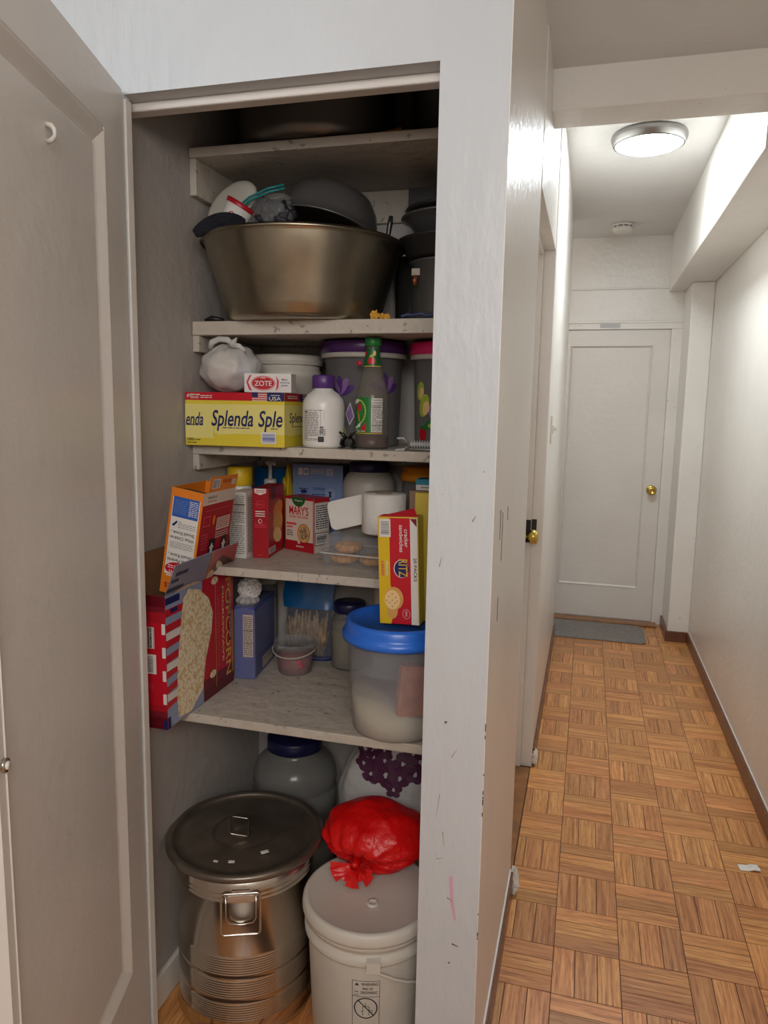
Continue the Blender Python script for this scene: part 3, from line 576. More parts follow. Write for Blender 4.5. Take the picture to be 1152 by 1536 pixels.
# ------------------------------------------------------------------ third shelf
w_, d_, h_ = .256, .165, .128
o = carton('sweetener_box', 'long yellow sweetener carton with red top band', 'box', (-.949, 1.618, S3), math.radians(2.2), w_, d_, h_, 'yellow', 'yellow', 'red2')
P = Print(fr_front(w_, d_, h_))
P.rect(0, .030, w_, .100, 'pale_yellow'); P.rect(0, .018, .075, .098, 'pale_yellow'); P.poly([(.075, .022), (.080, .098), (.079, .098), (.0735, .022)], 'gold')
P.poly([(.078, .096), (.180, .099), (.180, .034), (.084, .026)], 'pale_yellow'); P.rect(0, .109, w_, h_, 'red'); P.rect(.175, .109, .213, h_, 'white_card')
for k in range(4): P.rect(.175, .1105 + k * .0048, .213, .1130 + k * .0048, 'red')
P.rect(.175, .118, .190, h_, 'navy'); P.rect(.213, .1085, w_, h_, 'navy')
P.text('USA', .218, .1105, .0085, 'white_card', wid=.030); P.rect(.222, .1215, .245, .123, 'white_card')
P.text('#1', .005, .1155, .009, 'white_card', shear=.15); P.text('BRAND', .016, .1130, .0052, 'white_card', wid=.021); P.lines(.016, .119, .040, .125, 1, 'white_card'); P.lines(.042, .113, .072, .122, 2, 'white_card')
P.text('Splenda', .067, .036, .050, 'navy', wid=.108, shear=.15); P.text('Sple', .188, .036, .050, 'navy', wid=.060, shear=.15); P.text('enda', .001, .048, .032, 'navy', wid=.046, shear=.15)
P.lines(.098, .042, .172, .046, 1, 'navy'); P.lines(.222, .042, .25, .046, 1, 'navy'); P.lines(.003, .048, .044, .052, 1, 'navy'); P.text('1000', .005, .011, .007, 'ink', wid=.017); P.lines(.005, .005, .03, .009, 1, 'ink'); P.lines(.024, .012, .04, .016, 1, 'ink')
P.rect(.198, .008, .236, .036, 'white_card'); P.bars(.201, .011, .233, .033, 'royal', False, 7); P.build(o)
P = Print(fr_right(w_, d_, h_)); P.rect(0, .030, d_, .100, 'pale_yellow'); P.rect(0, .109, d_, h_, 'red2'); P.poly([(.02, .1), (.16, .099), (.16, .03), (.024, .026)], 'pale_yellow'); P.rect(.110, .109, .150, h_, 'navy')
P.text('Splenda', .030, .050, .032, 'navy', wid=.12, shear=.15); P.lines(.05, .046, .14, .050, 1, 'navy'); P.lines(.02, .114, .09, .124, 2, 'white_card')
for k in range(3): P.rect(.125, .111 + k * .006, .150, .114 + k * .006, 'white_card')
P.build(o)
o = carton('soap_box', 'white soap box with a red oval logo on the yellow carton', 'box', (-.806, 1.648, S3 + .1295), math.radians(8), .116, .045, .045, 'white_gloss')
P = Print(fr_front(.116, .045, .045)); P.poly([(.012, .006), (.005, .024), (.013, .040), (.019, .042), (.010, .024), (.020, .003)], 'rose'); P.ell(.047, .022, .030, .0175, 'rose'); P.ell(.047, .022, .0285, .016, 'white_gloss'); P.ell(.047, .022, .0275, .0150, 'red')
P.text('ZOTE', .047, .0215, .0125, 'white_gloss', wid=.043, center=True); P.rect(.041, .0335, .053, .035, 'white_gloss')
P.poly([(.078, .041), (.086, .028), (.085, .012), (.078, .003), (.080, .012), (.081, .028)], 'rose')
P.text('More', .100, .031, .0045, 'navy', center=True); P.text('whitening', .100, .0235, .0045, 'navy', center=True, wid=.024); P.text('power', .100, .016, .0045, 'navy', center=True); P.build(o)
# knotted produce bag on the carton
t = thing('produce_bag', 'knotted thin white plastic bag on the yellow carton', 'bag', (-.872, 1.708, S3 + .129))
def bagfn(d, t_, p):
    q = 1 + .10 * noise.noise(d * 2.3) + .05 * math.sin(11 * p + 2) * max(0, math.cos(t_)) ** 1.2 + .03 * math.sin(19 * p) * max(0, math.cos(t_))
    return q * (1 - .10 * max(0, math.cos(t_)) ** 4)
b = MB(); b.blob((0, 0, .060), (.076, .070, .060), 'bag_film', 60, 32, bagfn); b.build('bag', t)
b = MB(); b.blob((-.014, 0, .052), (.048, .05, .044), 'bread', 24, 14, wob(4)); b.blob((.036, .005, .045), (.026, .04, .032), 'sky', 20, 12, wob(8)); b.build('contents', t)
b = MB(); b.tube([(-.045, -.02, .108), (-.035, -.028, .122), (-.015, -.03, .129), (.008, -.03, .127), (.022, -.03, .116)], [.006, .008, .007, .008, .006], 'bag_film', 12); b.tube([(.018, -.028, .112), (.026, -.03, .124), (.032, -.028, .132)], [.009, .006, .002], 'bag_film', 10)
b.tube([(.018, -.028, .114), (.04, -.03, .112), (.055, -.03, .100)], [.008, .006, .003], 'bag_film', 10); b.build('knot', t)
# oval white tub behind
t = thing('plastic_tub', 'off-white lidded plastic tub behind the soap box', 'tub', (-.795, 1.888, S3))
b = MB(); b.lathe([(.001, 0), (.078, 0), (.080, .004), (.088, .17), (.091, .172), (.091, .190), (.088, .192), (.089, .212)], 'tub', 56); b.build('body', t)
b = MB(); b.lathe([(.094, .205), (.096, .208), (.096, .226), (.092, .231), (.085, .230), (.083, .226), (.001, .226)], 'tub', 56); b.lathe([(.0965, .213), (.098, .215), (.0965, .217)], 'tub', 56); b.build('lid', t)
# white bottle with purple cap
t = thing('white_bottle', 'white plastic bottle with purple cap and printed label', 'bottle', (-.6225, 1.702, S3))
rad = [(.001, 0), (.045, 0), (.050, .004), (.051, .010), (.051, .095), (.0505, .105), (.047, .116), (.038, .128), (.027, .136), (.0235, .140), (.0235, .146)]
b = MB(); b.lathe(rad, 'white_gloss', 56); b.build('body', t)
b = MB(); b.lathe([(.0265, .142), (.0275, .143), (.0275, .170), (.025, .173), (.001, .173)], 'purple', 48, fn=lambda a, z: 1 + .012 * math.sin(40 * a)); b.build('cap', t)
P = Print(fr_cyl(.0512, -PI / 2 - .80)); P.lines(.006, .020, .047, .086, 17, 'grey_ink'); P.lines(.006, .088, .060, .091, 1, 'grey_ink'); P.lines(.006, .084, .020, .088, 1, 'ink')
for a_, b_, c_, d__ in ((.004, .018, .0045, .090), (.004, .018, .05, .0185), (.052, .050, .0525, .090), (.06, .07, .0605, .09)): P.rect(a_, b_, c_, d__, 'ink', 6)
P.bars(.050, .034, .059, .052, 'ink', False, 9); P.rect(.046, .015, .060, .028, 'ink', 4); P.lines(.049, .030, .064, .046, 4, 'grey_ink'); P.build(t)
# sauce bottle
t = thing('sauce_bottle', 'tall clear sauce bottle with green cap and green label', 'bottle', (-.508, 1.732, S3))
prof = [(.001, 0), (.036, 0), (.040, .004), (.0405, .012), (.0405, .118), (.039, .130), (.034, .150), (.0265, .178), (.0215, .200), (.0175, .222), (.0165, .236), (.0165, .242)]
b = MB(); b.lathe(prof, 'sauce_glass', 56); b.build('glass', t)
b = MB(); b.lathe([(.001, .003), (.0375, .003), (.0385, .010), (.0385, .030), (.001, .030)], 'sauce', 48); b.build('sauce', t)
b = MB(); b.lathe([(.0180, .2425), (.0195, .2435), (.0195, .2605), (.018, .262), (.001, .262)], 'green', 48, fn=lambda a, z: 1 + .015 * math.sin(36 * a)); b.build('cap', t)
f = fr_cyl(.0408, -PI / 2 - 1.35); P = Print(f); P.rect(0, .038, .064, .122, 'green', 16); P.rect(.064, .040, .092, .120, 'white_card', 8); P.poly([(.0, .042), (.020, .042), (.034, .052), (.045, .070), (.030, .060), (.012, .052)], 'white_card')
P.poly([(.012, .038), (.052, .038), (.052, .064), (.040, .052)], 'red'); P.ell(.031, .098, .008, .009, 'red'); P.ell(.013, .108, .006, .006, 'red'); P.ell(.020, .112, .014, .005, 'white_card', rot=.3)
for k in range(10):
    a = k / 9 * PI * .8 - 1.0; P.ell(.030 + .020 * math.cos(a), .088 + .028 * math.sin(a), .002, .0045, 'lime', 8, rot=a)
P.poly([(.036, .062), (.033, .082), (.025, .090), (.029, .080), (.031, .068)], 'orange'); P.lines(.026, .040, .050, .044, 1, 'white_card'); P.rect(0, .036, .092, .038, 'gold', 16)
P.text('Nutrition', .066, .114, .0040, 'ink', wid=.024); P.rect(.065, .109, .091, .1102, 'ink', 4); P.rect(.065, .104, .091, .105, 'ink', 4); P.text('Calories', .066, .0995, .0038, 'ink', wid=.020); P.rect(.065, .0975, .091, .0985, 'ink', 4); P.lines(.066, .058, .091, .096, 11, 'grey_ink'); P.rect(.065, .0555, .091, .0572, 'ink', 4); P.lines(.066, .042, .091, .055, 4, 'grey_ink'); P.build(t, 'label')
f = fr_cyl(.0215, -PI / 2 - 1.3, 0, lambda v: .0224 - (v - .195) * .130); P = Print(f); P.rect(0, .196, .055, .238, 'dk_green', 12); P.rect(0, .1945, .055, .1965, 'gold', 12); P.ell(.030, .208, .010, .0085, 'red'); P.ell(.031, .220, .008, .003, 'lime', rot=.4); P.ell(.012, .226, .005, .005, 'red'); P.ell(.038, .226, .004, .006, 'cracker_hi'); P.build(t, 'neck_label')
b = MB(); b.blob((-.031, -.012, .203), (.007, .004, .006), 'red', 14, 10); b.build('sticker', t)
# big lidded containers behind
def canister(name, label, cx, cy, z0, rl, rb, h, lidm, stickers):
    t = thing(name, label, 'container', (cx, cy, z0))
    b = MB(); b.lathe([(.001, .0), (rb * .9, .0), (rb * .93, .004), (rb, h - .03), (rl * .965, h - .028)], 'frosted', 64, fn=lambda a, z: 1 + .006 * math.sin(12 * a)); b.build('body', t)
    b = MB(); b.lathe([(rl * .97, h - .042), (rl * .985, h - .042), (rl * .985, h - .030), (rl * .97, h - .030)], 'milky', 64); b.build('rim', t)
    b = MB(); b.lathe([(rl * .98, h - .030), (rl, h - .029), (rl, h - .004), (rl * .97, h), (rl * .9, h), (rl * .88, h - .004), (.001, h - .004)], lidm, 64); b.build('lid', t)
    P = Print(fr_cyl(rb, -PI / 2, 0, lambda v: rb * (.93 + .07 * v / (h - .03)) * 1.012))
    for (u, v, s, k) in stickers:
        if k == 'flower':
            for q in range(5):
                a = PI / 2 + (q - 2) * .55; P.ell(u + s * .8 * math.cos(a), v + s * .8 * math.sin(a), s * .8, s * .32, 'violet' if q % 2 else 'purple', 14, rot=a)
        elif k == 'bud': P.poly([(u - s * .6, v + s * .3), (u, v + s * 1.6), (u + s * .5, v), (u - s * .1, v - s)], 'white_card'); P.poly([(u - s * .5, v + s * .3), (u, v + s * 1.4), (u + s * .4, v), (u - s * .1, v - s * .8)], 'violet')
        elif k == 'lime': P.ell(u, v, s, s * 1.2, 'lime'); P.ell(u, v, s * .75, s * .95, 'cracker_hi')
        elif k == 'leaf':
            for q in range(4): P.ell(u + rnd.uniform(-1, 1) * s, v + rnd.uniform(-1, 1) * s, s * .9, s * .28, 'green' if q % 2 else 'lime', 12, rot=rnd.uniform(-.9, .9))
        elif k == 'berry': P.ell(u, v, s, s * 1.2, 'red'); P.ell(u, v + s * 1.2, s * .8, s * .25, 'green')
        elif k == 'pear': P.ell(u, v, s * .8, s * 1.3, 'lime', rot=-.3); P.ell(u + s * .3, v - s * .3, s * .5, s * .8, 'cracker_hi', rot=-.3)
    P.build(t, 'stickers'); return t
canister('food_container', 'tall clear container with dark purple lid and flower stickers', -.571, 1.862, S3, .112, .100, .262, 'purple_lid',
    [(-.036, .128, .030, 'flower'), (-.004, .075, .022, 'bud'), (-.034, .10, .016, 'bud'), (.086, .135, .030, 'flower'), (-.035, .035, .020, 'lime'), (.055, .065, .02, 'leaf'), (.08, .09, .016, 'leaf')])
canister('food_container', 'clear container with bright pink lid and fruit stickers', -.338, 1.866, S3, .109, .098, .258, 'pink_lid',
    [(-.075, .140, .018, 'pear'), (-.06, .105, .022, 'pear'), (-.065, .035, .014, 'berry'), (-.045, .060, .018, 'leaf'), (-.035, .09, .014, 'bud')])
# claw clip
t = thing('hair_claw', 'small black hair claw clip on the shelf edge', 'hair clip', (-.548, 1.664, S3))
for sgn in (-1, 1):
    b = MB()
    for k in range(5):
        y = -.010 + k * .005; b.tube([(sgn * .003, y, .028), (sgn * .012, y, .022), (sgn * .014, y, .012), (sgn * .010, y, .004), (sgn * .020, y, .003)], [.002, .0028, .0028, .002, .0012], 'black_plastic', 6)
    b.tube([(sgn * .004, 0, .024), (sgn * .010, -.002, .034), (sgn * .020, -.004, .040)], [.004, .0045, .002], 'black_plastic', 8); b.build('jaw', t)
# grey bag clip
t = thing('bag_clip', 'grey plastic ridged bag clip at the right shelf edge', 'clip', (-.400, 1.680, S3), (0, 0, math.radians(8)))
b = MB(); b.box((.0, -.006, .012), (.075, .006, .020), 'clip_grey')
for k in range(12): b.box((.004 + k * .006, -.0075, .008), (.0065 + k * .006, .0075, .024), 'clip_grey')
b.build('jaw', t)
b = MB(); b.tube([(.0, 0, .014), (-.012, -.003, .026), (-.024, -.002, .030)], .003, 'clip_grey', 8); b.tube([(0, 0, .012), (-.014, -.004, .004), (-.028, -.006, .003)], .003, 'clip_grey', 8); b.box((-.03, -.008, .027), (-.012, .008, .031), 'clip_grey'); b.box((-.034, -.010, .0), (-.012, .006, .004), 'clip_grey'); b.tube([(0, -.004, .004), (.04, -.006, .004), (.072, -.006, .003)], .003, 'clip_grey', 8); b.build('lever', t)

# ------------------------------------------------------------------ fourth shelf
t = thing('yellow_canister', 'canister with yellow cap behind the upright cartons', 'canister', (-.913, 1.835, S4))
b = MB(); b.lathe([(.001, 0), (.031, 0), (.032, .003), (.032, .175), (.028, .182)], 'white_gloss', 40); b.build('body', t)
b = MB(); b.lathe([(.0325, .180), (.034, .182), (.034, .226), (.031, .230), (.001, .230)], 'mustard', 40); b.build('cap', t)
o = carton('food_carton', 'white carton of small print standing left of the red box', 'box', (-.890, 1.726, S4), 0, .047, .085, .174, 'white_card')
P = Print(fr_front(.047, .13, .174)); P.lines(.004, .010, .043, .166, 30, 'grey_ink', .4); P.rect(.003, .120, .044, .1215, 'ink'); P.rect(.003, .140, .044, .142, 'ink'); P.build(o)
P = Print(fr_right(.047, .085, .174)); P.rect(.006, .01, .080, .165, 'mary_bg'); P.lines(.010, .014, .075, .160, 24, 'grey_ink'); P.build(o)
w_, d_, h_ = .043, .145, .183
o = carton('cracker_carton', 'slim red carton standing on the fourth shelf', 'box', (-.833, 1.744, S4), math.radians(7), w_, d_, h_, 'red2', 'red2')
P = Print(fr_front(w_, d_, h_)); P.poly([(.006, h_), (.006, .172), (.021, .166), (.037, .172), (.037, h_)], 'white_card'); P.lines(.010, .172, .034, .180, 2, 'rose'); P.ell(.021, .142, .012, .010, 'rose'); P.ell(.021, .142, .0110, .009, 'red2'); P.text('Milton', .021, .142, .006, 'rose', wid=.018, center=True)
for k, tt in enumerate(('No Sugar', 'Additional', 'Recipes')): P.rect(.008, .122 - k * .006, .034, .1245 - k * .006, 'white_card')
P.ell(.021, .098, .005, .006, 'white_card'); P.ell(.0215, .098, .0035, .0045, 'red2'); P.lines(.006, .080, .038, .092, 3, 'rose'); P.lines(.014, .006, .028, .010, 1, 'rose'); P.build(o)
P = Print(fr_right(w_, d_, h_)); P.poly([(.025, h_), (.025, .155), (.045, .145), (.065, .155), (.065, h_)], 'maroon'); P.ell(.085, .120, .045, .022, 'orange', rot=.2); P.ell(.085, .085, .045, .03, 'cracker'); P.ell(.08, .05, .04, .02, 'cracker_hi', rot=-.2); P.rect(.0, .010, .06, .026, 'white_card'); P.bars(.005, .012, .055, .024); P.build(o)
t = thing('pump_bottle', 'white pump bottle behind the slim red carton', 'bottle', (-.880, 1.962, S4))
b = MB(); b.lathe([(.001, 0), (.030, 0), (.032, .004), (.032, .15), (.026, .162), (.015, .168)], 'white_gloss', 40); b.build('body', t)
b = MB(); b.lathe([(.0165, .166), (.018, .168), (.018, .184), (.015, .187), (.006, .188)], 'white_plastic', 32); b.build('collar', t)
b = MB(); b.lathe([(.0055, .186), (.0055, .226), (.014, .230), (.015, .238), (.011, .240), (.001, .240)], 'white_plastic', 24); b.tube([(0, 0, .234), (.020, -.022, .234), (.026, -.028, .230)], [.006, .005, .003], 'white_plastic', 10); b.build('pump', t)
carton('blue_carton', 'deep blue carton against the back wall behind the pump bottle', 'box', (-.948, 2.005, S4), 0, .100, .024, .215, 'pouch')
b = MB(); b.blob((0, 0, .105), (.016, .020, .120), 'mustard', 24, 30, wob(6, 2, .25)); tag(b.build('yellow_pouch', None, (-.838, 1.995, S4 - .002)), 'crumpled yellow pouch left of the light blue carton', 'pouch')
w_, d_, h_ = .152, .062, .232
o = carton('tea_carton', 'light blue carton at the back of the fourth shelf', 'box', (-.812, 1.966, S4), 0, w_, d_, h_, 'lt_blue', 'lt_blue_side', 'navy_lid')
P = Print(fr_front(w_, d_, h_)); P.rect(.018, .202, .031, .222, 'mary_bg'); P.rect(.034, .202, .048, .222, 'mary_bg'); P.ell(.041, .212, .005, .006, 'lt_blue'); P.rect(.054, .207, .098, .220, 'mary_bg'); P.rect(.0545, .208, .0975, .219, 'lt_blue'); P.lines(.057, .210, .095, .218, 2, 'mary_bg'); P.rect(.103, .203, .122, .221, 'mary_bg'); P.rect(.105, .205, .120, .219, 'lt_blue'); P.lines(.106, .206, .119, .218, 3, 'mary_bg')
P.lines(.063, .160, .098, .168, 2, 'navy'); P.ell(.114, .150, .016, .016, 'sky'); P.poly([(.108, .158), (.114, .156), (.120, .159), (.117, .150), (.119, .140), (.110, .141), (.112, .150)], 'navy'); P.lines(.02, .160, .05, .166, 1, 'navy'); P.ell(.035, .155, .010, .006, 'navy'); P.lines(.06, .145, .1, .15, 1, 'navy'); P.build(o)
w_, d_, h_ = .109, .062, .150
o = carton('cracker_carton', 'pale pink and red cracker carton right of the slim red carton', 'box', (-.802, 1.887, S4), math.radians(-22), w_, d_, h_, 'mary_bg', 'mary_bg', 'red2')
P = Print(fr_front(w_, d_, h_)); P.rect(0, 0, w_, .028, 'red2'); P.rect(0, .143, w_, h_, 'red2'); P.rect(0, .028, .003, .143, 'red2'); P.rect(w_ - .003, .028, w_, .143, 'red2'); P.poly([(.052 + .026 * math.cos(PI + PI * k / 16), .1495 + .026 * math.sin(PI + PI * k / 16)) for k in range(17)], 'dk_green'); P.text('Organic', .052, .140, .006, 'white_card', wid=.030, center=True)
P.text("MARY'S", .017, .101, .024, 'red', wid=.072); P.text('GONE CRACKERS', .018, .092, .0065, 'rose', wid=.070); P.rect(.006, .072, .044, .078, 'rose'); P.rect(.008, .064, .030, .068, 'rose')
P.lines(.008, .040, .032, .058, 3, 'ink', .35); P.ell(.072, .051, .0235, .0265, 'dark_red'); P.ell(.072, .051, .022, .025, 'cracker'); P.ell(.072, .051, .015, .018, 'core')
for k in range(14): a = k * 2.4; P.ell(.072 + .005 * math.sqrt(k) * math.cos(a), .051 + .0055 * math.sqrt(k) * math.sin(a), .0018, .0022, 'maroon' if k % 2 else 'cracker_hi', 8)
P.lines(.045, .010, .075, .018, 1, 'mary_bg'); P.ell(.055, .026, .005, .005, 'mary_bg'); P.build(o)
P = Print(fr_right(w_, d_, h_)); P.rect(0, .138, d_, .150, 'red2'); P.rect(.004, .062, d_ - .004, .134, 'white_card'); P.lines(.007, .064, d_ - .007, .132, 11, 'ink', .5, .1); P.rect(.004, .02, d_ - .004, .055, 'ink'); P.rect(.006, .022, d_ - .006, .053, 'white_card'); P.bars(.01, .026, d_ - .01, .05, 'ink', False, 8); P.rect(0, 0, .002, h_, 'red2'); P.build(o)
t = thing('storage_jar', 'wide pale jar with navy screw lid at the back of the fourth shelf', 'jar', (-.578, 1.950, S4))
b = MB(); b.lathe([(.001, 0), (.068, 0), (.073, .006), (.073, .185), (.070, .200), (.060, .215), (.050, .221), (.050, .226)], 'milky', 56); b.build('body', t)
b = MB(); b.lathe([(.001, .003), (.0705, .004), (.0705, .18), (.001, .19)], 'grain', 40); b.build('contents', t)
b = MB(); b.lathe([(.054, .222), (.0555, .223), (.0555, .244), (.053, .247), (.001, .247)], 'navy_lid', 56, fn=lambda a, z: 1 + .008 * math.sin(48 * a)); b.build('lid', t)
# clamshell with pastries, turned a little
CL = (-.640, 1.716, S4); cr = math.radians(-7)
t = thing('clamshell_box', 'clear ribbed plastic clamshell holding golden pastries', 'container', CL, (0, 0, cr))
def ribbed(b, w, d, z0, z1, inset0, inset1, mt, n=22, amp=.0022, cap=None):
    """open or capped ribbed tray wall"""
    base = rrect(w, d, .018, 5); P_ = []
    for i in range(len(base)):
        a, c = base[i], base[(i + 1) % len(base)]; L = math.hypot(c[0] - a[0], c[1] - a[1]); k = max(1, int(L / .0035))
        for q in range(k): P_.append((a[0] + (c[0] - a[0]) * q / k, a[1] + (c[1] - a[1]) * q / k))
    N_ = len(P_); vs = []
    for lv, (z, ins, am) in enumerate(((z0, inset0, 0), (z0 + .002, inset0, amp), (z1 - .002, inset1, amp), (z1, inset1, 0))):
        for i, (x, y) in enumerate(P_):
            s_ = 1 - (ins + (am if i % 2 else 0)) / (min(w, d) / 2); vs.append((w / 2 + x * (1 - ins / (w / 2) - (am / (w / 2) if i % 2 else 0)), d / 2 + y * (1 - ins / (d / 2) - (am / (d / 2) if i % 2 else 0)), z))
    fs = [(l * N_ + i, l * N_ + (i + 1) % N_, (l + 1) * N_ + (i + 1) % N_, (l + 1) * N_ + i) for l in range(3) for i in range(N_)]
    if cap == 'low': fs.append(tuple(reversed(range(N_))))
    if cap == 'high': fs.append(tuple(3 * N_ + i for i in range(N_)))
    b.add(vs, fs, mt)
b = MB(); ribbed(b, .205, .130, 0, .032, .008, .002, 'clear', cap='low'); b.build('tray', t)
b = MB(); ribbed(b, .205, .130, .036, .078, .002, .012, 'clear', cap='high'); b.build('lid', t)
b = MB(); b.tube([(p[0] * 1.02 + .1025, p[1] * 1.03 + .065, .034) for p in rrect(.208, .133, .02, 5)], .0026, 'clear_edge', 6, closed=True); b.build('rim', t)
def pastry(loc, r, h, seed, lb):
    b = MB(); b.lathe([(.001, 0), (r * .8, 0), (r, h * .3), (r * 1.03, h * .55), (r * .92, h * .8), (r * .80, h * .72), (r * .55, h * .9), (r * .3, h), (.001, h * .98)], 'pastry', 48, fn=lambda a, z: 1 + .05 * math.sin(14 * a + seed) * (z > h * .2) + .03 * math.sin(3 * a + seed))
    return tag(b.build('pastry', None, loc, (0, 0, seed)), lb, 'pastry', 'pastries in the clear clamshell')
R_ = Matrix.Translation(CL) @ Matrix.Rotation(cr, 4, 'Z')
for i, (x, y, z, r, h, lb) in enumerate(((.048, .052, .003, .034, .026, 'golden crimped pastry at the bottom left of the clamshell'), (.054, .066, .0295, .034, .026, 'golden crimped pastry on top of the left pile in the clamshell'), (.125, .060, .003, .034, .024, 'pale golden pastry in the middle of the clamshell'))): pastry(R_ @ Vector((x, y, z)), r, h, i * 1.3, lb)
# leaning foam tray
b = MB(); T = Matrix(((.93, -.15, -.33), (.16, .985, .0), (.32, -.05, .94))).to_4x4()
b.prism(rrect(.105, .078, .016), -.002, .002, 'foam'); o = b.build('foam_tray', None, (-.592, 1.812, 1.205), (math.radians(70), math.radians(0), math.radians(16)), bevel=.001); o.rotation_euler = (math.radians(72), math.radians(-14), math.radians(14)); tag(o, 'white foam tray leaning behind the toilet roll', 'tray')
t = thing('toilet_roll', 'white toilet paper roll standing on the clamshell', 'toilet paper', (-.487, 1.778, S4 + .0835))
b = MB(); b.lathe([(.022, 0), (.053, 0), (.0555, .003), (.0555, .097), (.053, .100), (.022, .100)], 'paper', 56); b.build('paper', t)
b = MB(); b.lathe([(.022, .0), (.022, .100), (.0205, .100), (.0205, 0), (.022, 0)], 'core', 32); b.build('core', t)
t = thing('spice_jar', 'jar with orange lid in the back right corner', 'jar', (-.428, 1.955, S4))
b = MB(); b.lathe([(.001, 0), (.052, 0), (.056, .005), (.056, .185), (.052, .200), (.05, .206)], 'jar_glass', 48); b.build('body', t)
b = MB(); b.lathe([(.001, .003), (.052, .004), (.052, .15), (.001, .155)], 'cracker', 40); b.build('contents', t)
b = MB(); b.lathe([(.056, .202), (.060, .203), (.060, .222), (.054, .224), (.054, .238), (.051, .240), (.001, .240)], 'orange_lid', 48); b.build('lid', t)
o = carton('brown_carton', 'plain brown carton at the right end of the fourth shelf', 'box', (-.427, 1.800, S4), 0, .10, .085, .190, 'kraft')
o = carton('tissue_packet', 'small teal and white packet on the brown carton', 'packet', (-.414, 1.812, S4 + .191), 0, .085, .06, .028, 'white_card', None, 'teal')
P = Print(fr_front(.085, .06, .028)); P.rect(0, .014, .085, .028, 'teal'); P.lines(.014, .005, .05, .010, 1, 'ink'); P.build(o)

# ------------------------------------------------------------------ fifth shelf
w_, d_, h_ = .059, .326, .313
t = thing('popcorn_box', 'open red popcorn carton with popcorn picture at the left wall', 'box', (-.951, 1.417, S5))
b = MB(); th = .0012
b.box((0, 0, 0), (w_, d_, th), 'cardboard'); b.box((0, 0, th), (w_, th, h_), 'red'); b.box((w_ - th, th, th), (w_, d_ - th, h_), 'sky'); b.box((0, th, th), (th, d_ - th, h_), 'cardboard'); b.box((0, d_ - th, th), (w_, d_, h_), 'red'); b.build('carton', t)
P = Print(fr_front(w_, d_, h_))
for k in range(6): P.rect(0, h_ - .075 + k * .0125, w_, h_ - .075 + (k + 1) * .0125, ['red', 'red2', 'red2', 'maroon', 'dark_red', 'dark_red'][k])
for k in range(4): P.rect(0, .056 - (k + 1) * .014, w_, .056 - k * .014, ['red2', 'maroon', 'dark_red', 'dark_red'][k])
P.rect(.012, .190, .030, .240, 'white_card'); P.rect(.0135, .1915, .0285, .2385, 'ink'); P.rect(.0235, .1915, .0275, .2385, 'white_card'); P.text('KIRKLAND', .0165, .2365, .0052, 'white_card', rot=-PI / 2, wid=.043); P.rect(.003, .130, .034, .176, 'white_card'); P.bars(.006, .134, .026, .172, 'barcode', False, 18); P.ell(.020, .100, .007, .007, 'rose'); P.ell(.020, .100, .0058, .0058, 'red'); P.lines(.016, .098, .024, .103, 1, 'rose')
for k in range(4): P.rect(.050, .060 + k * .055, w_, .085 + k * .055, 'white_card')
P.rect(.050, .0, w_, .022, 'navy'); P.build(t)
P = Print(fr_right(w_, d_, h_))
P.rect(.165, 0, d_, h_, 'red'); P.rect(.165, 0, d_, .03, 'dark_red'); P.rect(.165, .03, d_, .055, 'maroon')
for k in range(7): P.poly([(0, .048 + k * .036), (.075, .060 + k * .034), (.075, .077 + k * .034), (0, .066 + k * .036)], 'red')
P.rect(0, .0, .012, .028, 'navy'); P.rect(.0, .292, .06, .308, 'navy'); P.rect(.02, .27, .05, .28, 'navy')
for k in range(3): P.rect(0, .066 + k * .072, .062, .084 + k * .072, 'white_card')
out = [(.045, .012), (.10, .004), (.16, .040), (.175, .11), (.205, .17), (.215, .22), (.195, .262), (.15, .295), (.10, .308), (.075, .29), (.06, .22), (.045, .14), (.040, .06)]; P.poly(out, 'popcorn_print')
P.text('POPCORN', .282, .292, .028, 'gold', rot=-PI / 2, wid=.262); P.rect(.228, .02, .230, .30, 'gold'); P.text('MICROWAVE', .262, .275, .010, 'cracker_hi', rot=-PI / 2, wid=.20); P.lines(.236, .07, .248, .26, 24, 'rose'); P.rect(.300, .120, .310, .235, 'ink'); P.text('MOVIE THEATER', .3025, .232, .006, 'white_card', rot=-PI / 2, wid=.105); P.rect(.314, .03, .316, .20, 'gold'); P.rect(.319, .03, .321, .20, 'gold')
P.ell(.225, .30, .018, .010, 'popcorn_print'); P.ell(.21, .060, .016, .010, 'popcorn_print'); P.build(t)
# flaps: long printed flap tilted outwards, short brown flap against the wall
b = MB(); A0, A1, B1, B0 = (w_, 0, h_), (w_, d_, h_), (.128, .232, .398), (.127, -.060, .402)
def quad_slab(b, q, mt, n, th=.0012):
    n = Vector(n).normalized() * th; q = [Vector(p) for p in q]; vs = q + [p - n for p in q]
    b.add(vs, [(0, 1, 2, 3), (7, 6, 5, 4), (0, 4, 5, 1), (1, 5, 6, 2), (2, 6, 7, 3), (3, 7, 4, 0)], mt)
B0 = (.151, -.103, .412); B1 = (.151, .180, .412)
nrm = (Vector(A1) - Vector(A0)).cross(Vector(B0) - Vector(A0)); nrm = nrm if nrm.x > 0 else -nrm
quad_slab(b, [A0, A1, B1, B0], 'sky', nrm); fl_ = b.build('flap', t)
def frf(u, v, o):
    a = Vector(A0).lerp(Vector(A1), u); c = Vector(B0).lerp(Vector(B1), u); return tuple(a.lerp(c, v) + nrm.normalized() * o)
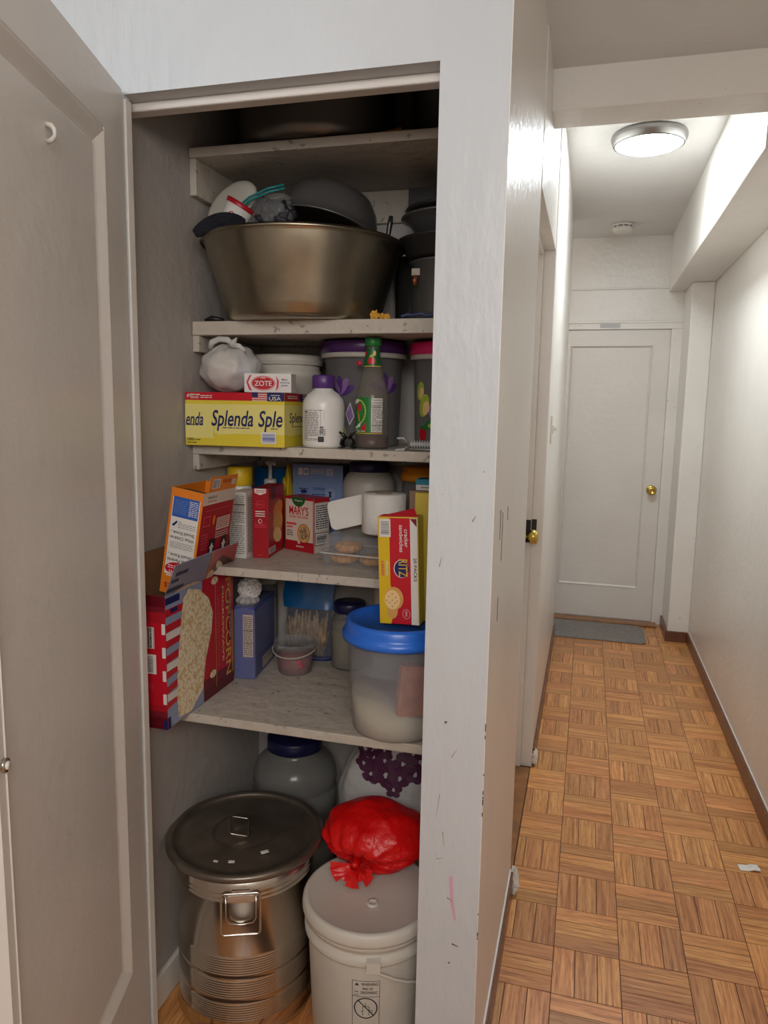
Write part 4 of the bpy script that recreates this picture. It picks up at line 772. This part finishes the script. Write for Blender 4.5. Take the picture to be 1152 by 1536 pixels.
P = Print(frf); P.rect(.55, 0, 1, 1, 'red'); P.poly([(.62, .0), (.98, .0), (.98, .35), (.75, .75), (.62, .5)], 'dark_red'); P.rect(.56, 0, .575, 1, 'gold'); P.ell(.74, .35, .05, .22, 'popcorn_print', rot=.2); P.ell(.62, .1, .05, .2, 'popcorn_print'); P.rect(.05, .62, .22, .74, 'navy'); P.rect(.02, .42, .12, .52, 'navy'); P.rect(.0, .1, .22, .24, 'navy'); P.ell(.3, .0, .18, .12, 'popcorn_print'); P.build(t)
b = MB(); quad_slab(b, [(.002, .003, h_), (.002, .20, h_), (.003, .20, h_ + .095), (.003, .003, h_ + .095)], 'cardboard', (1, 0, 0)); b.build('flap', t)
# orange carton upside down, tilted
w_, d_, h_ = .080, .150, .245
t = thing('cereal_box', 'opened orange carton standing upside down in the popcorn carton', 'box', (-.926, 1.450, 1.0535), (0, math.radians(9.3), 0))
b = MB(); TF = Matrix.Rotation(PI / 2, 4, 'X'); fp = [(0, 0), (.026, 0), (w_, .078), (w_, h_), (0, h_)]
b.prism(fp, -.0012, 0, 'orange', TF); b.prism(fp, -d_, -d_ + .0012, 'orange', TF); b.box((w_ - .0012, .0012, .078), (w_, d_ - .0012, h_), 'red2'); b.box((0, .0012, 0), (.0012, d_ - .0012, h_), 'orange'); b.build('carton', t)
P = Print(fr_front(w_, d_, h_)); P.poly([(.006, .046), (.052, .046), (.070, .066), (.074, .076), (.074, .225), (.006, .225)], 'white_card'); P.rect(.008, .180, .072, .226, 'royal'); P.lines(.012, .186, .044, .220, 9, 'lt_blue', .3); P.lines(.048, .186, .070, .222, 9, 'white_card', .4)
P.poly([(.010, .160), (.022, .172), (.024, .168), (.016, .158)], 'navy')
for (tt, v) in (('What Children', .136), ('Should Know...', .148), ('What Parents', .084), ('Should Know...', .096)): P.text(tt, .070, v, .0078, 'ink', rot=PI, wid=.060)
P.lines(.026, .155, .070, .172, 4, 'grey_ink', .3); P.lines(.012, .108, .070, .124, 4, 'grey_ink', .3)
P.ell(.034, .062, .027, .014, 'red', rot=.1); P.lines(.014, .060, .060, .069, 2, 'white_card'); P.text('oxyn', .052, .060, .010, 'white_card', rot=PI, wid=.034); P.lines(.012, .040, .05, .046, 1, 'white_card'); P.text('ses', .040, .026, .012, 'red2', rot=PI, wid=.030); P.build(t)
P = Print(fr_right(w_, d_, h_)); P.rect(0, .218, d_, .245, 'mary_bg'); P.rect(0, .2165, d_, .218, 'white_card'); P.lines(.02, .222, .13, .226, 1, 'red2'); P.text('SINGLE', .02, .230, .006, 'ink', wid=.04)
P.rect(.012, .165, .045, .190, 'rose'); P.rect(.015, .168, .042, .187, 'red2'); P.rect(.075, .150, .140, .180, 'mary_bg'); P.lines(.078, .153, .138, .178, 5, 'red2'); P.lines(.015, .200, .13, .205, 1, 'rose'); P.lines(.012, .11, .04, .15, 6, 'rose'); P.lines(.075, .13, .14, .147, 3, 'mary_bg')
for u in (.050, .108):
    P.rect(u, .088, u + .028, .132, 'photo_dark'); P.ell(u + .014, .106, .006, .016, 'white_card'); P.ell(u + .014, .112, .010, .004, 'white_card'); P.ell(u + .014, .09, .009, .004, 'white_card')
P.rect(0, .080, d_, .083, 'rose'); P.ell(.058, .178, .006, .012, 'orange'); P.build(t)
b = MB(); quad_slab(b, [(w_, .02, h_), (w_, d_, h_), (w_ + .004, d_ - .004, h_ + .034), (w_ + .004, .016, h_ + .036)], 'orange', (1, 0, 0)); f1 = b.build('flap', t)
def frg(u, v, o):
    a = Vector((w_, .02, h_)).lerp(Vector((w_, d_, h_)), u); c = Vector((w_ + .004, .016, h_ + .036)).lerp(Vector((w_ + .004, d_ - .004, h_ + .034)), u); return tuple(a.lerp(c, v) + Vector((o, 0, 0)))
P = Print(frg); P.rect(.08, .2, .36, .85, 'white_card'); P.bars(.10, .25, .34, .80, 'barcode', True, 12); P.text('SINGLE', .45, .5, .25, 'red2', wid=.3); P.rect(.78, .3, .95, .7, 'mary_bg'); P.build(t)
b = MB(); quad_slab(b, [(.0015, .004, h_ - .001), (w_ - .002, .004, h_ - .001), (w_ - .006, .07, h_ - .012), (.003, .07, h_ - .012)], 'ink', (0, 0, 1)); b.build('flap', t)
# blue carton in a clear bag with white knot
w_, d_, h_ = .056, .190, .200
o = carton('blue_food_carton', 'blue carton of small print wrapped in a clear bag', 'box', (-.896, 1.759, S5), math.radians(7.5), w_, d_, h_, 'blue_card', 'blue_card')
P = Print(fr_front(w_, d_, h_)); P.rect(.024, .062, .052, .180, 'mary_bg'); P.lines(.026, .066, .050, .176, 20, 'ink', .4, .1); P.rect(.025, .100, .051, .102, 'ink'); P.rect(.025, .135, .051, .137, 'ink'); P.build(o)
P = Print(fr_right(w_, d_, h_)); P.lines(.012, .060, .150, .188, 16, 'lt_blue', .3); P.rect(.07, .008, .17, .040, 'mary_bg'); P.lines(.075, .012, .165, .036, 4, 'grey_ink'); P.build(o)
t = thing('clear_bag', 'clear plastic bag gathered in a white knot around the blue carton', 'bag', (-.896, 1.759, S5), (0, 0, math.radians(7.5)))
b = MB(); q = .0035
vsb = []; rings_ = [(0, .003, q), (.0, .10, q + .001), (0, .17, q), (.004, .200, -.001), (.014, .214, -.012), (.022, .225, -.022)]
for (ins, z, o_) in rings_:
    for (x, y) in ((-o_, -o_), (w_ / 2, -o_ - .001), (w_ + o_, -o_), (w_ + o_ + .001, .05), (w_ + o_, .10 if z > .21 else d_ + o_), (w_ / 2, .10 if z > .21 else d_ + o_), (-o_, .10 if z > .21 else d_ + o_), (-o_ - .001, .05)):
        vsb.append((max(min(x, w_ + o_), -o_ - .001), y, z))
nn = 8; b.add(vsb, [(l * nn + i, l * nn + (i + 1) % nn, (l + 1) * nn + (i + 1) % nn, (l + 1) * nn + i) for l in range(5) for i in range(nn)], 'thin_film'); b.build('bag', t)
b = MB(); b.blob((.030, .042, .243), (.031, .030, .030), 'loofah', 48, 30, lambda d, t_, p: 1 + .13 * noise.noise(d * 4) + .16 * abs(noise.noise(d * 9)), smooth=False); b.blob((.026, .036, .212), (.030, .030, .014), 'film', 40, 14, lambda d, t_, p: 1 + .12 * math.sin(9 * p)); b.build('knot', t)
# pouch of dried food
t = thing('snack_pouch', 'blue topped clear pouch of dried fish strips', 'pouch', (-.768, 1.972, S5), (math.radians(-4), 0, math.radians(2)))
def pouch_geo(b, z0, z1, mt, thk, sc=1.0, H=.235, W_=.078):
    nx, nz = 14, 14; vs = []
    for s_ in (-1, 1):
        for j in range(nz + 1):
            for i in range(nx + 1):
                u = i / nx * 2 - 1; zz = z0 + (z1 - z0) * j / nz; e = max(0, (1 - u ** 4)) * min(1, (H - zz) / H * 1.6) * (1 if zz > .01 else .9)
                vs.append((u * W_ * sc + .003 * math.sin(zz * 60), s_ * thk * e * (1 + .2 * noise.noise(Vector((u * 3, zz * 30, s_)))), zz))
    n1 = (nx + 1) * (nz + 1); fs = []
    for s_ in (0, 1):
        for j in range(nz):
            for i in range(nx):
                a = s_ * n1 + j * (nx + 1) + i; f_ = (a, a + 1, a + nx + 2, a + nx + 1); fs.append(f_ if s_ == 0 else tuple(reversed(f_)))
    b.add(vs, fs, mt, True)
b = MB(); pouch_geo(b, .150, .235, 'pouch', .0225); b.build('printed_top', t)
b = MB(); b.box((-.070, .006, .004), (.070, .009, .20), 'navy_lid'); b.build('back_panel', t)
b = MB(); pouch_geo(b, 0, .150, 'thin_film', .0225); pouch_geo(b, 0.0, .013, 'navy', .0235); b.build('clear_front', t)
b = MB()
for k in range(60):
    x = rnd.uniform(-.055, .055); z0_ = rnd.uniform(.012, .05); L = rnd.uniform(.06, .11); y = rnd.uniform(-.014, .004); s_ = rnd.uniform(-.018, .018)
    b.tube([(x, y, z0_), (x + s_ * .5, y - .002, z0_ + L * .5), (x + s_, y + .002, min(z0_ + L, .165))], [.004, .0075, .003], 'dried', 6)
b.build('dried_strips', t, kind='stuff')
# small pink tub
t = thing('small_tub', 'small clear tub of pink food with handle and lid', 'tub', (-.762, 1.862, S5))
b = MB(); b.lathe([(.001, .0), (.044, 0), (.046, .003), (.055, .070), (.0600, .072), (.0600, .088), (.057, .090), (.056, .085), (.001, .085)], 'clear', 48); b.build('body', t)
b = MB(); b.lathe([(.001, .002), (.0435, .002), (.050, .055), (.001, .055)], 'pink_food', 40); b.build('contents', t)
b = MB(); b.tube([(.062 * math.cos(a), .062 * math.sin(a), .072 - .016 * math.sin(-a)) for a in [-PI + k * PI / 16 for k in range(17)]], .0022, 'milky', 6); b.build('handle', t)
P = Print(fr_cyl(.052, -PI / 2 + .45)); P.ell(.008, .042, .004, .007, 'rose', rot=.3); P.ell(.012, .030, .005, .005, 'rose'); P.build(t)
# jar of pale powder
t = thing('glass_jar', 'glass jar of pale powder with dark blue lid beside the blue lidded tub', 'jar', (-.630, 1.950, S5))
b = MB(); b.lathe([(.001, 0), (.047, 0), (.052, .006), (.052, .135), (.047, .150), (.041, .158), (.041, .165)], 'jar_glass', 48); b.build('glass', t)
b = MB(); b.lathe([(.001, .003), (.0495, .006), (.0495, .112), (.001, .116)], 'flour', 40); b.lathe([(.0505, .112), (.0505, .130), (.001, .134)], 'grain', 40); b.build('powder', t)
b = MB(); b.lathe([(.043, .162), (.045, .163), (.045, .188), (.043, .191), (.001, .191)], 'navy_lid', 48); b.build('lid', t)
t = thing('storage_jar', 'dim clear jar in the back left corner of the lowest shelf', 'jar', (-.910, 1.997, S5))
b = MB(); b.lathe([(.001, 0), (.032, 0), (.034, .004), (.034, .20), (.030, .212)], 'jar_glass', 32); b.build('body', t); b = MB(); b.lathe([(.032, .212), (.034, .213), (.034, .232), (.001, .233)], 'milky', 32); b.build('lid', t); b = MB(); b.lathe([(.001, .003), (.031, .004), (.031, .17), (.001, .172)], 'gold', 24); b.build('contents', t)
t = thing('storage_canister', 'pale cylindrical canister at the back behind the blue lidded tub', 'canister', (-.522, 1.980, S5))
b = MB(); b.lathe([(.001, 0), (.042, 0), (.045, .004), (.045, .24)], 'tub', 40); b.build('body', t); b = MB(); b.lathe([(.045, .240), (.047, .242), (.047, .262), (.001, .264)], 'tub', 40); b.build('lid', t)
# big tub with blue lid
t = thing('food_container', 'tall frosted container with bright blue lid in front', 'container', (-.399, 1.600, S5))
zr = .222
b = MB(); b.lathe([(.001, .0), (.094, 0), (.101, .004), (.1035, .012), (.1045, .022), (.115, zr - .02), (.1155, zr - .004)], 'tub_clear', 72, fn=lambda a, z: 1 + (.0015 * math.sin(60 * a) if z < .19 else 0)); b.build('body', t)
b = MB(); b.lathe([(.119, zr - .006), (.128, zr - .004), (.1295, zr + .002), (.1295, zr + .010), (.124, zr + .014), (.1225, zr + .020), (.1215, zr + .034), (.117, zr + .041), (.108, zr + .040), (.104, zr + .034), (.001, zr + .036)], 'blue_lid', 72); b.build('lid', t)
b = MB(); prof_h = lambda a: .066 + .030 * math.cos(a - 3.3)
vs = []; fs = []; n = 48
for k in range(n): a = 2 * PI * k / n; vs.append((.0995 * math.cos(a), .0995 * math.sin(a), .004))
for k in range(n): a = 2 * PI * k / n; h = prof_h(a) + .004 * math.sin(5 * a); rr_ = .1020 + .010 * h / zr; vs.append((rr_ * math.cos(a), rr_ * math.sin(a), h))
vs.append((0, 0, .050)); fs = [(k, (k + 1) % n, n + (k + 1) % n, n + k) for k in range(n)] + [(n + k, n + (k + 1) % n, 2 * n) for k in range(n)] + [tuple(reversed(range(n)))]
b.add(vs, fs, 'flour', True); tag(b.build('flour', None, (-.399, 1.600, S5)), 'pale flour lying in the blue lidded container', 'flour', kind='stuff')
b = MB(); b.prism(rrect(.065, .03, .008), .06, .175, 'packet'); b.blob((0, 0, .115), (.034, .018, .05), 'packet', 16, 12, wob(3)); tag(b.build('spice_packet', None, (-.358, 1.537, S5), (0, .08, .5)), 'orange brown packet inside the blue lidded container', 'packet')
# cracker sandwich box on the lid
ZL = S5 + zr + .042
w_, d_, h_ = .091, .042, .240
o = carton('cracker_box', 'red and yellow cracker sandwich carton standing on the blue lid', 'box', (-.4255, 1.538, ZL), 0, w_, d_, h_, 'red', 'shaded_yellow', 'red2', rot=(0, math.radians(-2.4), math.radians(-2)))
P = Print(fr_front(w_, d_, h_)); P.rect(0, 0, .026, h_, 'mustard'); P.poly([(.026, 0), (.032, .02), (.028, .08), (.026, .09)], 'mustard'); P.rect(.073, .0, w_, h_, 'white_card'); P.rect(.0, .237, w_, h_, 'gold'); P.rect(0, 0, .001, h_, 'gold'); P.rect(w_ - .002, 0, w_, h_, 'shaded_yellow')
P.poly([(.073, .236), (.088, .236), (.088, .218)], 'maroon'); P.rect(.003, .195, .029, .235, 'white_card'); P.bars(.007, .200, .026, .231, 'barcode', False, 15)
P.text('cracker', .060, .213, .0090, 'white_card', rot=-PI / 2, wid=.040); P.text('sandwiches', .0485, .222, .0090, 'white_card', rot=-PI / 2, wid=.060); P.text('20 PACKS', .080, .150, .0068, 'ink', rot=-PI / 2, wid=.052)
P.ell(.052, .125, .0175, .020, 'white_card'); P.ell(.053, .125, .0165, .019, 'navy'); P.text('RITZ', .0460, .1465, .0200, 'gold', rot=-PI / 2, wid=.039); P.text('cheese', .017, .142, .0065, 'white_card', rot=-PI / 2, wid=.033); P.lines(.006, .108, .013, .142, 10, 'rose', .5)
P.ell(.034, .058, .0215, .026, 'cracker'); P.ell(.030, .030, .012, .018, 'cracker'); P.ell(.030, .055, .0175, .022, 'cracker_hi')
for (a_, c_) in ((.022, .062), (.030, .068), (.038, .060), (.030, .054), (.024, .048), (.036, .047), (.030, .040), (.041, .052), (.017, .053)): P.ell(a_, c_, .0016, .0016, 'core', 8)
P.ell(.062, .024, .0085, .011, 'white_card'); P.ell(.062, .024, .0078, .0103, 'red'); P.text('REAL', .062, .024, .004, 'white_card', rot=-PI / 2, center=True); P.build(o)
b = MB(); quad_slab(b, [(.002, .001, h_ + .0005), (w_ - .002, .001, h_ + .0005), (w_ - .016, .032, h_ + .015), (w_ - .020, .038, h_ + .004)], 'red', (0, -1, 1)); b.build('flap', o)
o = carton('cracker_box', 'yellow carton standing behind the cracker sandwich carton', 'box', (-.3635, 1.587, ZL), 0, .082, .026, .290, 'shaded_yellow'); P = Print(fr_front(.082, .026, .29)); P.text('sandwiches', .006, .225, .006, 'purple', rot=-PI / 2, wid=.05); P.build(o)

# ------------------------------------------------------------------ closet floor
PC = (-.768, 1.556, 0.001)
t = thing('steel_pot', 'big stainless steel lidded pot on the closet floor', 'pot', PC)
hr = .415
prof = [(.001, 0), (.160, 0), (.168, .004), (.170, .010), (.168, .016), (.166, .024)]
for z0_ in (.045, .105, .165):
    for k in range(8): z = z0_ + k * .006; prof += [(.1655, z), (.1667, z + .0018), (.1667, z + .0036), (.1655, z + .0052)]
    prof += [(.1655, z0_ + .052)]
prof += [(.1655, .35), (.168, .353), (.168, .357), (.1655, .360), (.168, .364), (.168, .368), (.1655, .371), (.168, .375), (.168, .379), (.166, .383), (.166, hr), (.163, hr), (.163, .02), (.001, .02)]
b = MB(); b.lathe(prof, 'pot_steel', 96); b.build('body', t)
b = MB(); b.lathe([(.166, hr + .001), (.190, hr + .001), (.1925, hr + .005), (.1925, hr + .012), (.189, hr + .017), (.178, hr + .018), (.173, hr + .014), (.170, hr + .008), (.150, hr + .011), (.085, hr + .015), (.080, hr + .0165), (.075, hr + .014), (.070, hr + .0155), (.001, hr + .017)], 'lid_steel', 96); lid = b.build('lid', t)
def wire_rect(T, w, h, r, R, mt='chrome'):
    b = MB(); pts = [T @ Vector((x, y, 0)) for x, y in rrect(w, h, R, 5)]; b.tube(pts, r, mt, 8, closed=True); return b
b = wire_rect(Matrix.Translation((-.012, -.010, hr + .030)) @ Matrix.Rotation(math.radians(25), 4, 'Z') @ Matrix.Rotation(math.radians(14), 4, 'Y'), .046, .078, .0022, .006); b.box((-.016, -.035, hr + .016), (.012, .012, hr + .019), 'lid_steel'); b.build('handle', lid)
fa = math.radians(-90 + 22)
T = Matrix.Rotation(fa + PI / 2, 4, 'Z') @ Matrix.Translation((0, -.176, .332)) @ Matrix.Rotation(math.radians(82), 4, 'X')
b = wire_rect(T, .088, .094, .0028, .008); b.box((-.028, -.1735, .366), (.028, -.1655, .376), 'chrome', Matrix.Rotation(fa + PI / 2, 4, 'Z')); b.box((-.020, -.170, .372), (.020, -.166, .386), 'chrome', Matrix.Rotation(fa + PI / 2, 4, 'Z')); b.build('handle', t)
T = Matrix.Rotation(fa + PI / 2, 4, 'Z') @ Matrix.Translation((0, -.1675, .335)) @ Matrix.Rotation(math.radians(90), 4, 'X'); b = MB(); pts = [T @ Vector(p) for p in ((-.034, .034, 0), (-.034, -.02, 0), (-.028, -.032, 0), (0, -.036, 0), (.028, -.032, 0), (.034, -.02, 0), (.034, .034, 0))]; b.tube(pts, .0018, 'chrome', 6); b.build('bracket', t)
for (x, y, q, lb) in ((.085, -.075, .009, 'largest white flake at the right of the steel pot lid'), (.030, -.135, .007, 'white flake near the front rim of the steel pot lid'), (-.005, -.145, .005, 'smallest flake at the front left of the steel pot lid')):
    b = MB(); b.box((-q, -q * .5, 0), (q, q * .5, .002), 'paper'); tag(b.build('paint_flake', None, (PC[0] + x, PC[1] + y, hr + .0225 - abs(x) * .04), (0, 0, x * 9)), lb, 'flake', 'flakes on the steel pot lid')
# bucket
KC = (-.437, 1.532, 0.001)
t = thing('plastic_bucket', 'large white lidded plastic bucket with a warning label', 'bucket', KC)
b = MB(); b.lathe([(.001, 0), (.130, 0), (.133, .006), (.144, .265), (.144, .272), (.152, .274), (.153, .277), (.153, .292), (.147, .296), (.147, .306), (.1525, .309), (.1525, .323), (.147, .326)], 'bucket', 80); b.box((.0, -.164, .270), (.030, -.145, .296), 'bucket', Matrix.Rotation(math.radians(14), 4, 'Z')); b.build('body', t)
b = MB(); b.lathe([(.150, .322), (.157, .323), (.1585, .328), (.157, .345), (.153, .351), (.146, .353), (.142, .351), (.139, .349), (.001, .349)], 'bucket', 80); b.lathe([(.014, .349), (.013, .353), (.008, .353), (.007, .351), (.0005, .351)], 'bucket', 24, c=(.018, -.040, 0)); b.lathe([(.1575, .331), (.1588, .333), (.1575, .335)], 'bucket', 80); b.build('lid', t)
b = MB(); pts = []
for k in range(17):
    a = math.radians(-76 + 180 * k / 16); pts.append((.158 * math.cos(a), .158 * math.sin(a), .283 - .10 * math.sin(PI * k / 16)))
b.tube(pts, .0035, 'bucket', 8); b.build('handle', t)
P = Print(fr_cyl(.143, -PI / 2 + .02, 0, lambda v: .1335 + .041 * v)); a_, c_ = .0, .062
for r_ in ((a_, .08, a_ + .001, .236), (a_ + .061, .08, a_ + .062, .236), (a_, .235, .062, .236), (a_, .196, .062, .197)): P.rect(*r_, 'ink', 6)
P.poly([(.006, .224), (.011, .231), (.016, .224)], 'ink'); P.text('WARNING', .020, .2245, .0072, 'ink', wid=.038); P.text('RISK OF', .024, .2140, .0058, 'ink', wid=.022); P.text('DROWNING', .020, .2035, .0072, 'ink', wid=.036); P.rect(.004, .200, .016, .201, 'ink'); P.rect(.006, .208, .014, .2095, 'ink')
n = 32; hh = P.nx(); cu, cv, r0_, r1_ = .031, .168, .0265, .0240
P.mb.add([P.fr(cu + r * math.cos(2 * PI * k / n), cv + r * math.sin(2 * PI * k / n), hh) for r in (r0_, r1_) for k in range(n)], [(k, (k + 1) % n, n + (k + 1) % n, n + k) for k in range(n)], 'ink')
P.poly([(.012, .187), (.0135, .1885), (.050, .150), (.0485, .1485)], 'ink')
for q_ in ((.024, .172, .038, .1732), (.024, .150, .025, .173), (.038, .150, .039, .173), (.030, .172, .031, .182), (.02, .16, .025, .161), (.039, .163, .046, .164), (.045, .156, .046, .164)): P.rect(*q_, 'ink')
P.build(t, 'warning_label')
# red bag on the bucket
t = thing('red_bag', 'knotted translucent red plastic bag on the bucket lid', 'bag', (-.447, 1.622, .356))
G = Vector((-.22, -.80, -.30)).normalized()
def redfn(d, t_, p):
    c = max(0, d.dot(G)); e1 = G.cross(Vector((0, 0, 1))).normalized(); e2 = G.cross(e1); a = math.atan2(d.dot(e2), d.dot(e1))
    q = 1 + .10 * noise.noise(d * 2.0 + Vector((9, 0, 0))) - .20 * c ** 10 + .05 * math.sin(13 * a) * c ** 1.5 + .03 * math.sin(29 * a + 1) * c ** 2 + .02 * noise.noise(d * 7)
    return q * (1 if d.z > 0 else .9)
b = MB(); b.blob((0, 0, .078), (.138, .106, .084), 'red_film', 96, 56, redfn); b.build('bag', t)
b = MB()
cg = Vector((0, 0, .072)) + Vector((G.x * .142, G.y * .108, G.z * .075)) * .84
for k in range(13):
    a = -2.9 + k * .32 if k < 9 else -2.6 + (k - 9) * .5; L = rnd.uniform(.032, .060)
    dv = Vector((math.cos(a), -.35, math.sin(a) * .8)).normalized(); q = cg + dv * L; side = dv.cross(Vector((0, 1, 0))).normalized() * (L * .33); bend = Vector((0, -.006, 0))
    b.add([cg, cg + dv * L * .55 + side * .6 + bend, q + side, q + bend * .4 - Vector((0, 0, .002)), q - side, cg + dv * L * .55 - side * .6 + bend * .2], [(0, 1, 2, 3), (0, 3, 4, 5)], 'red_film')
b.tube([tuple(cg + Vector((0, .012, .004))), tuple(cg), tuple(cg + Vector((0, -.010, -.002)))], [.014, .008, .011], 'red_film', 12); b.build('knot', t)
# jug with blue lid
t = thing('water_jug', 'big clear ribbed jug with dark blue lid behind the steel pot', 'jug', (-.772, 1.888, 0.001))
b = MB(); pr_ = [(.001, 0), (.112, 0), (.120, .008)]
for k in range(5): z = .03 + k * .075; pr_ += [(.122, z), (.122, z + .05), (.117, z + .057), (.117, z + .066)]
pr_ += [(.122, .41), (.120, .435), (.108, .462), (.088, .482), (.074, .492), (.074, .505)]
b.lathe(pr_, 'jar_glass', 64); b.build('body', t)
b = MB(); b.lathe([(.077, .500), (.080, .501), (.080, .532), (.077, .536), (.001, .536)], 'navy_lid', 56, fn=lambda a, z: 1 + .006 * math.sin(50 * a)); b.build('lid', t)
b = MB(); b.lathe([(.001, .004), (.114, .006), (.114, .22), (.001, .23)], 'grain', 40); b.build('contents', t)
# white bag with plum flowers
t = thing('shopping_bag', 'white plastic bag with dark plum flowers behind the bucket', 'bag', (-.462, 1.882, 0.001))
def fl_fn(d, t_, p): return (1 + .10 * noise.noise(d * 2.4 + Vector((0, 4, 0))) + .035 * noise.noise(d * 8)) * (1 if abs(d.z) < .6 else 1 - .1 * (abs(d.z) - .6))
FR = (.172, .112, .325); FCz = .320
b = MB(); b.blob((0, 0, FCz), FR, 'bag_film', 72, 50, fl_fn); b.build('bag', t)
b = MB(); b.blob((0, 0, .20), (.14, .09, .19), 'white_card', 30, 20, wob(7)); b.build('contents', t)
b = MB()
def flower(x, z, r):
    r *= 1.22; x *= 1.12
    def pt(px, pz):
        d = Vector(((px) / FR[0], 0, (pz - FCz) / FR[2])); y2 = max(0.02, 1 - d.x ** 2 - d.z ** 2); d = Vector((d.x, -math.sqrt(y2), d.z)).normalized(); q = fl_fn(d, 0, 0) * 1.012
        return (d.x * FR[0] * q, d.y * FR[1] * q - .001, FCz + d.z * FR[2] * q)
    for k in range(5):
        a = k * 2 * PI / 5 + x * 20; cx, cz = x + r * .62 * math.cos(a), z + r * .62 * math.sin(a)
        b.add([pt(cx + r * .5 * math.cos(a + 2 * PI * j / 9) , cz + r * .42 * math.sin(a + 2 * PI * j / 9)) for j in range(9)], [tuple(range(9))], 'plum')
for (x, z, r) in ((-.075, .560, .022), (-.045, .545, .020), (-.070, .520, .018), (-.048, .500, .021), (-.010, .505, .027), (-.015, .54, .02), (.025, .50, .022), (.030, .535, .024), (.012, .470, .018), (.05, .555, .022), (.06, .51, .02), (-.02, .57, .018)): flower(x, z, r)
b.build('flower_print', t)
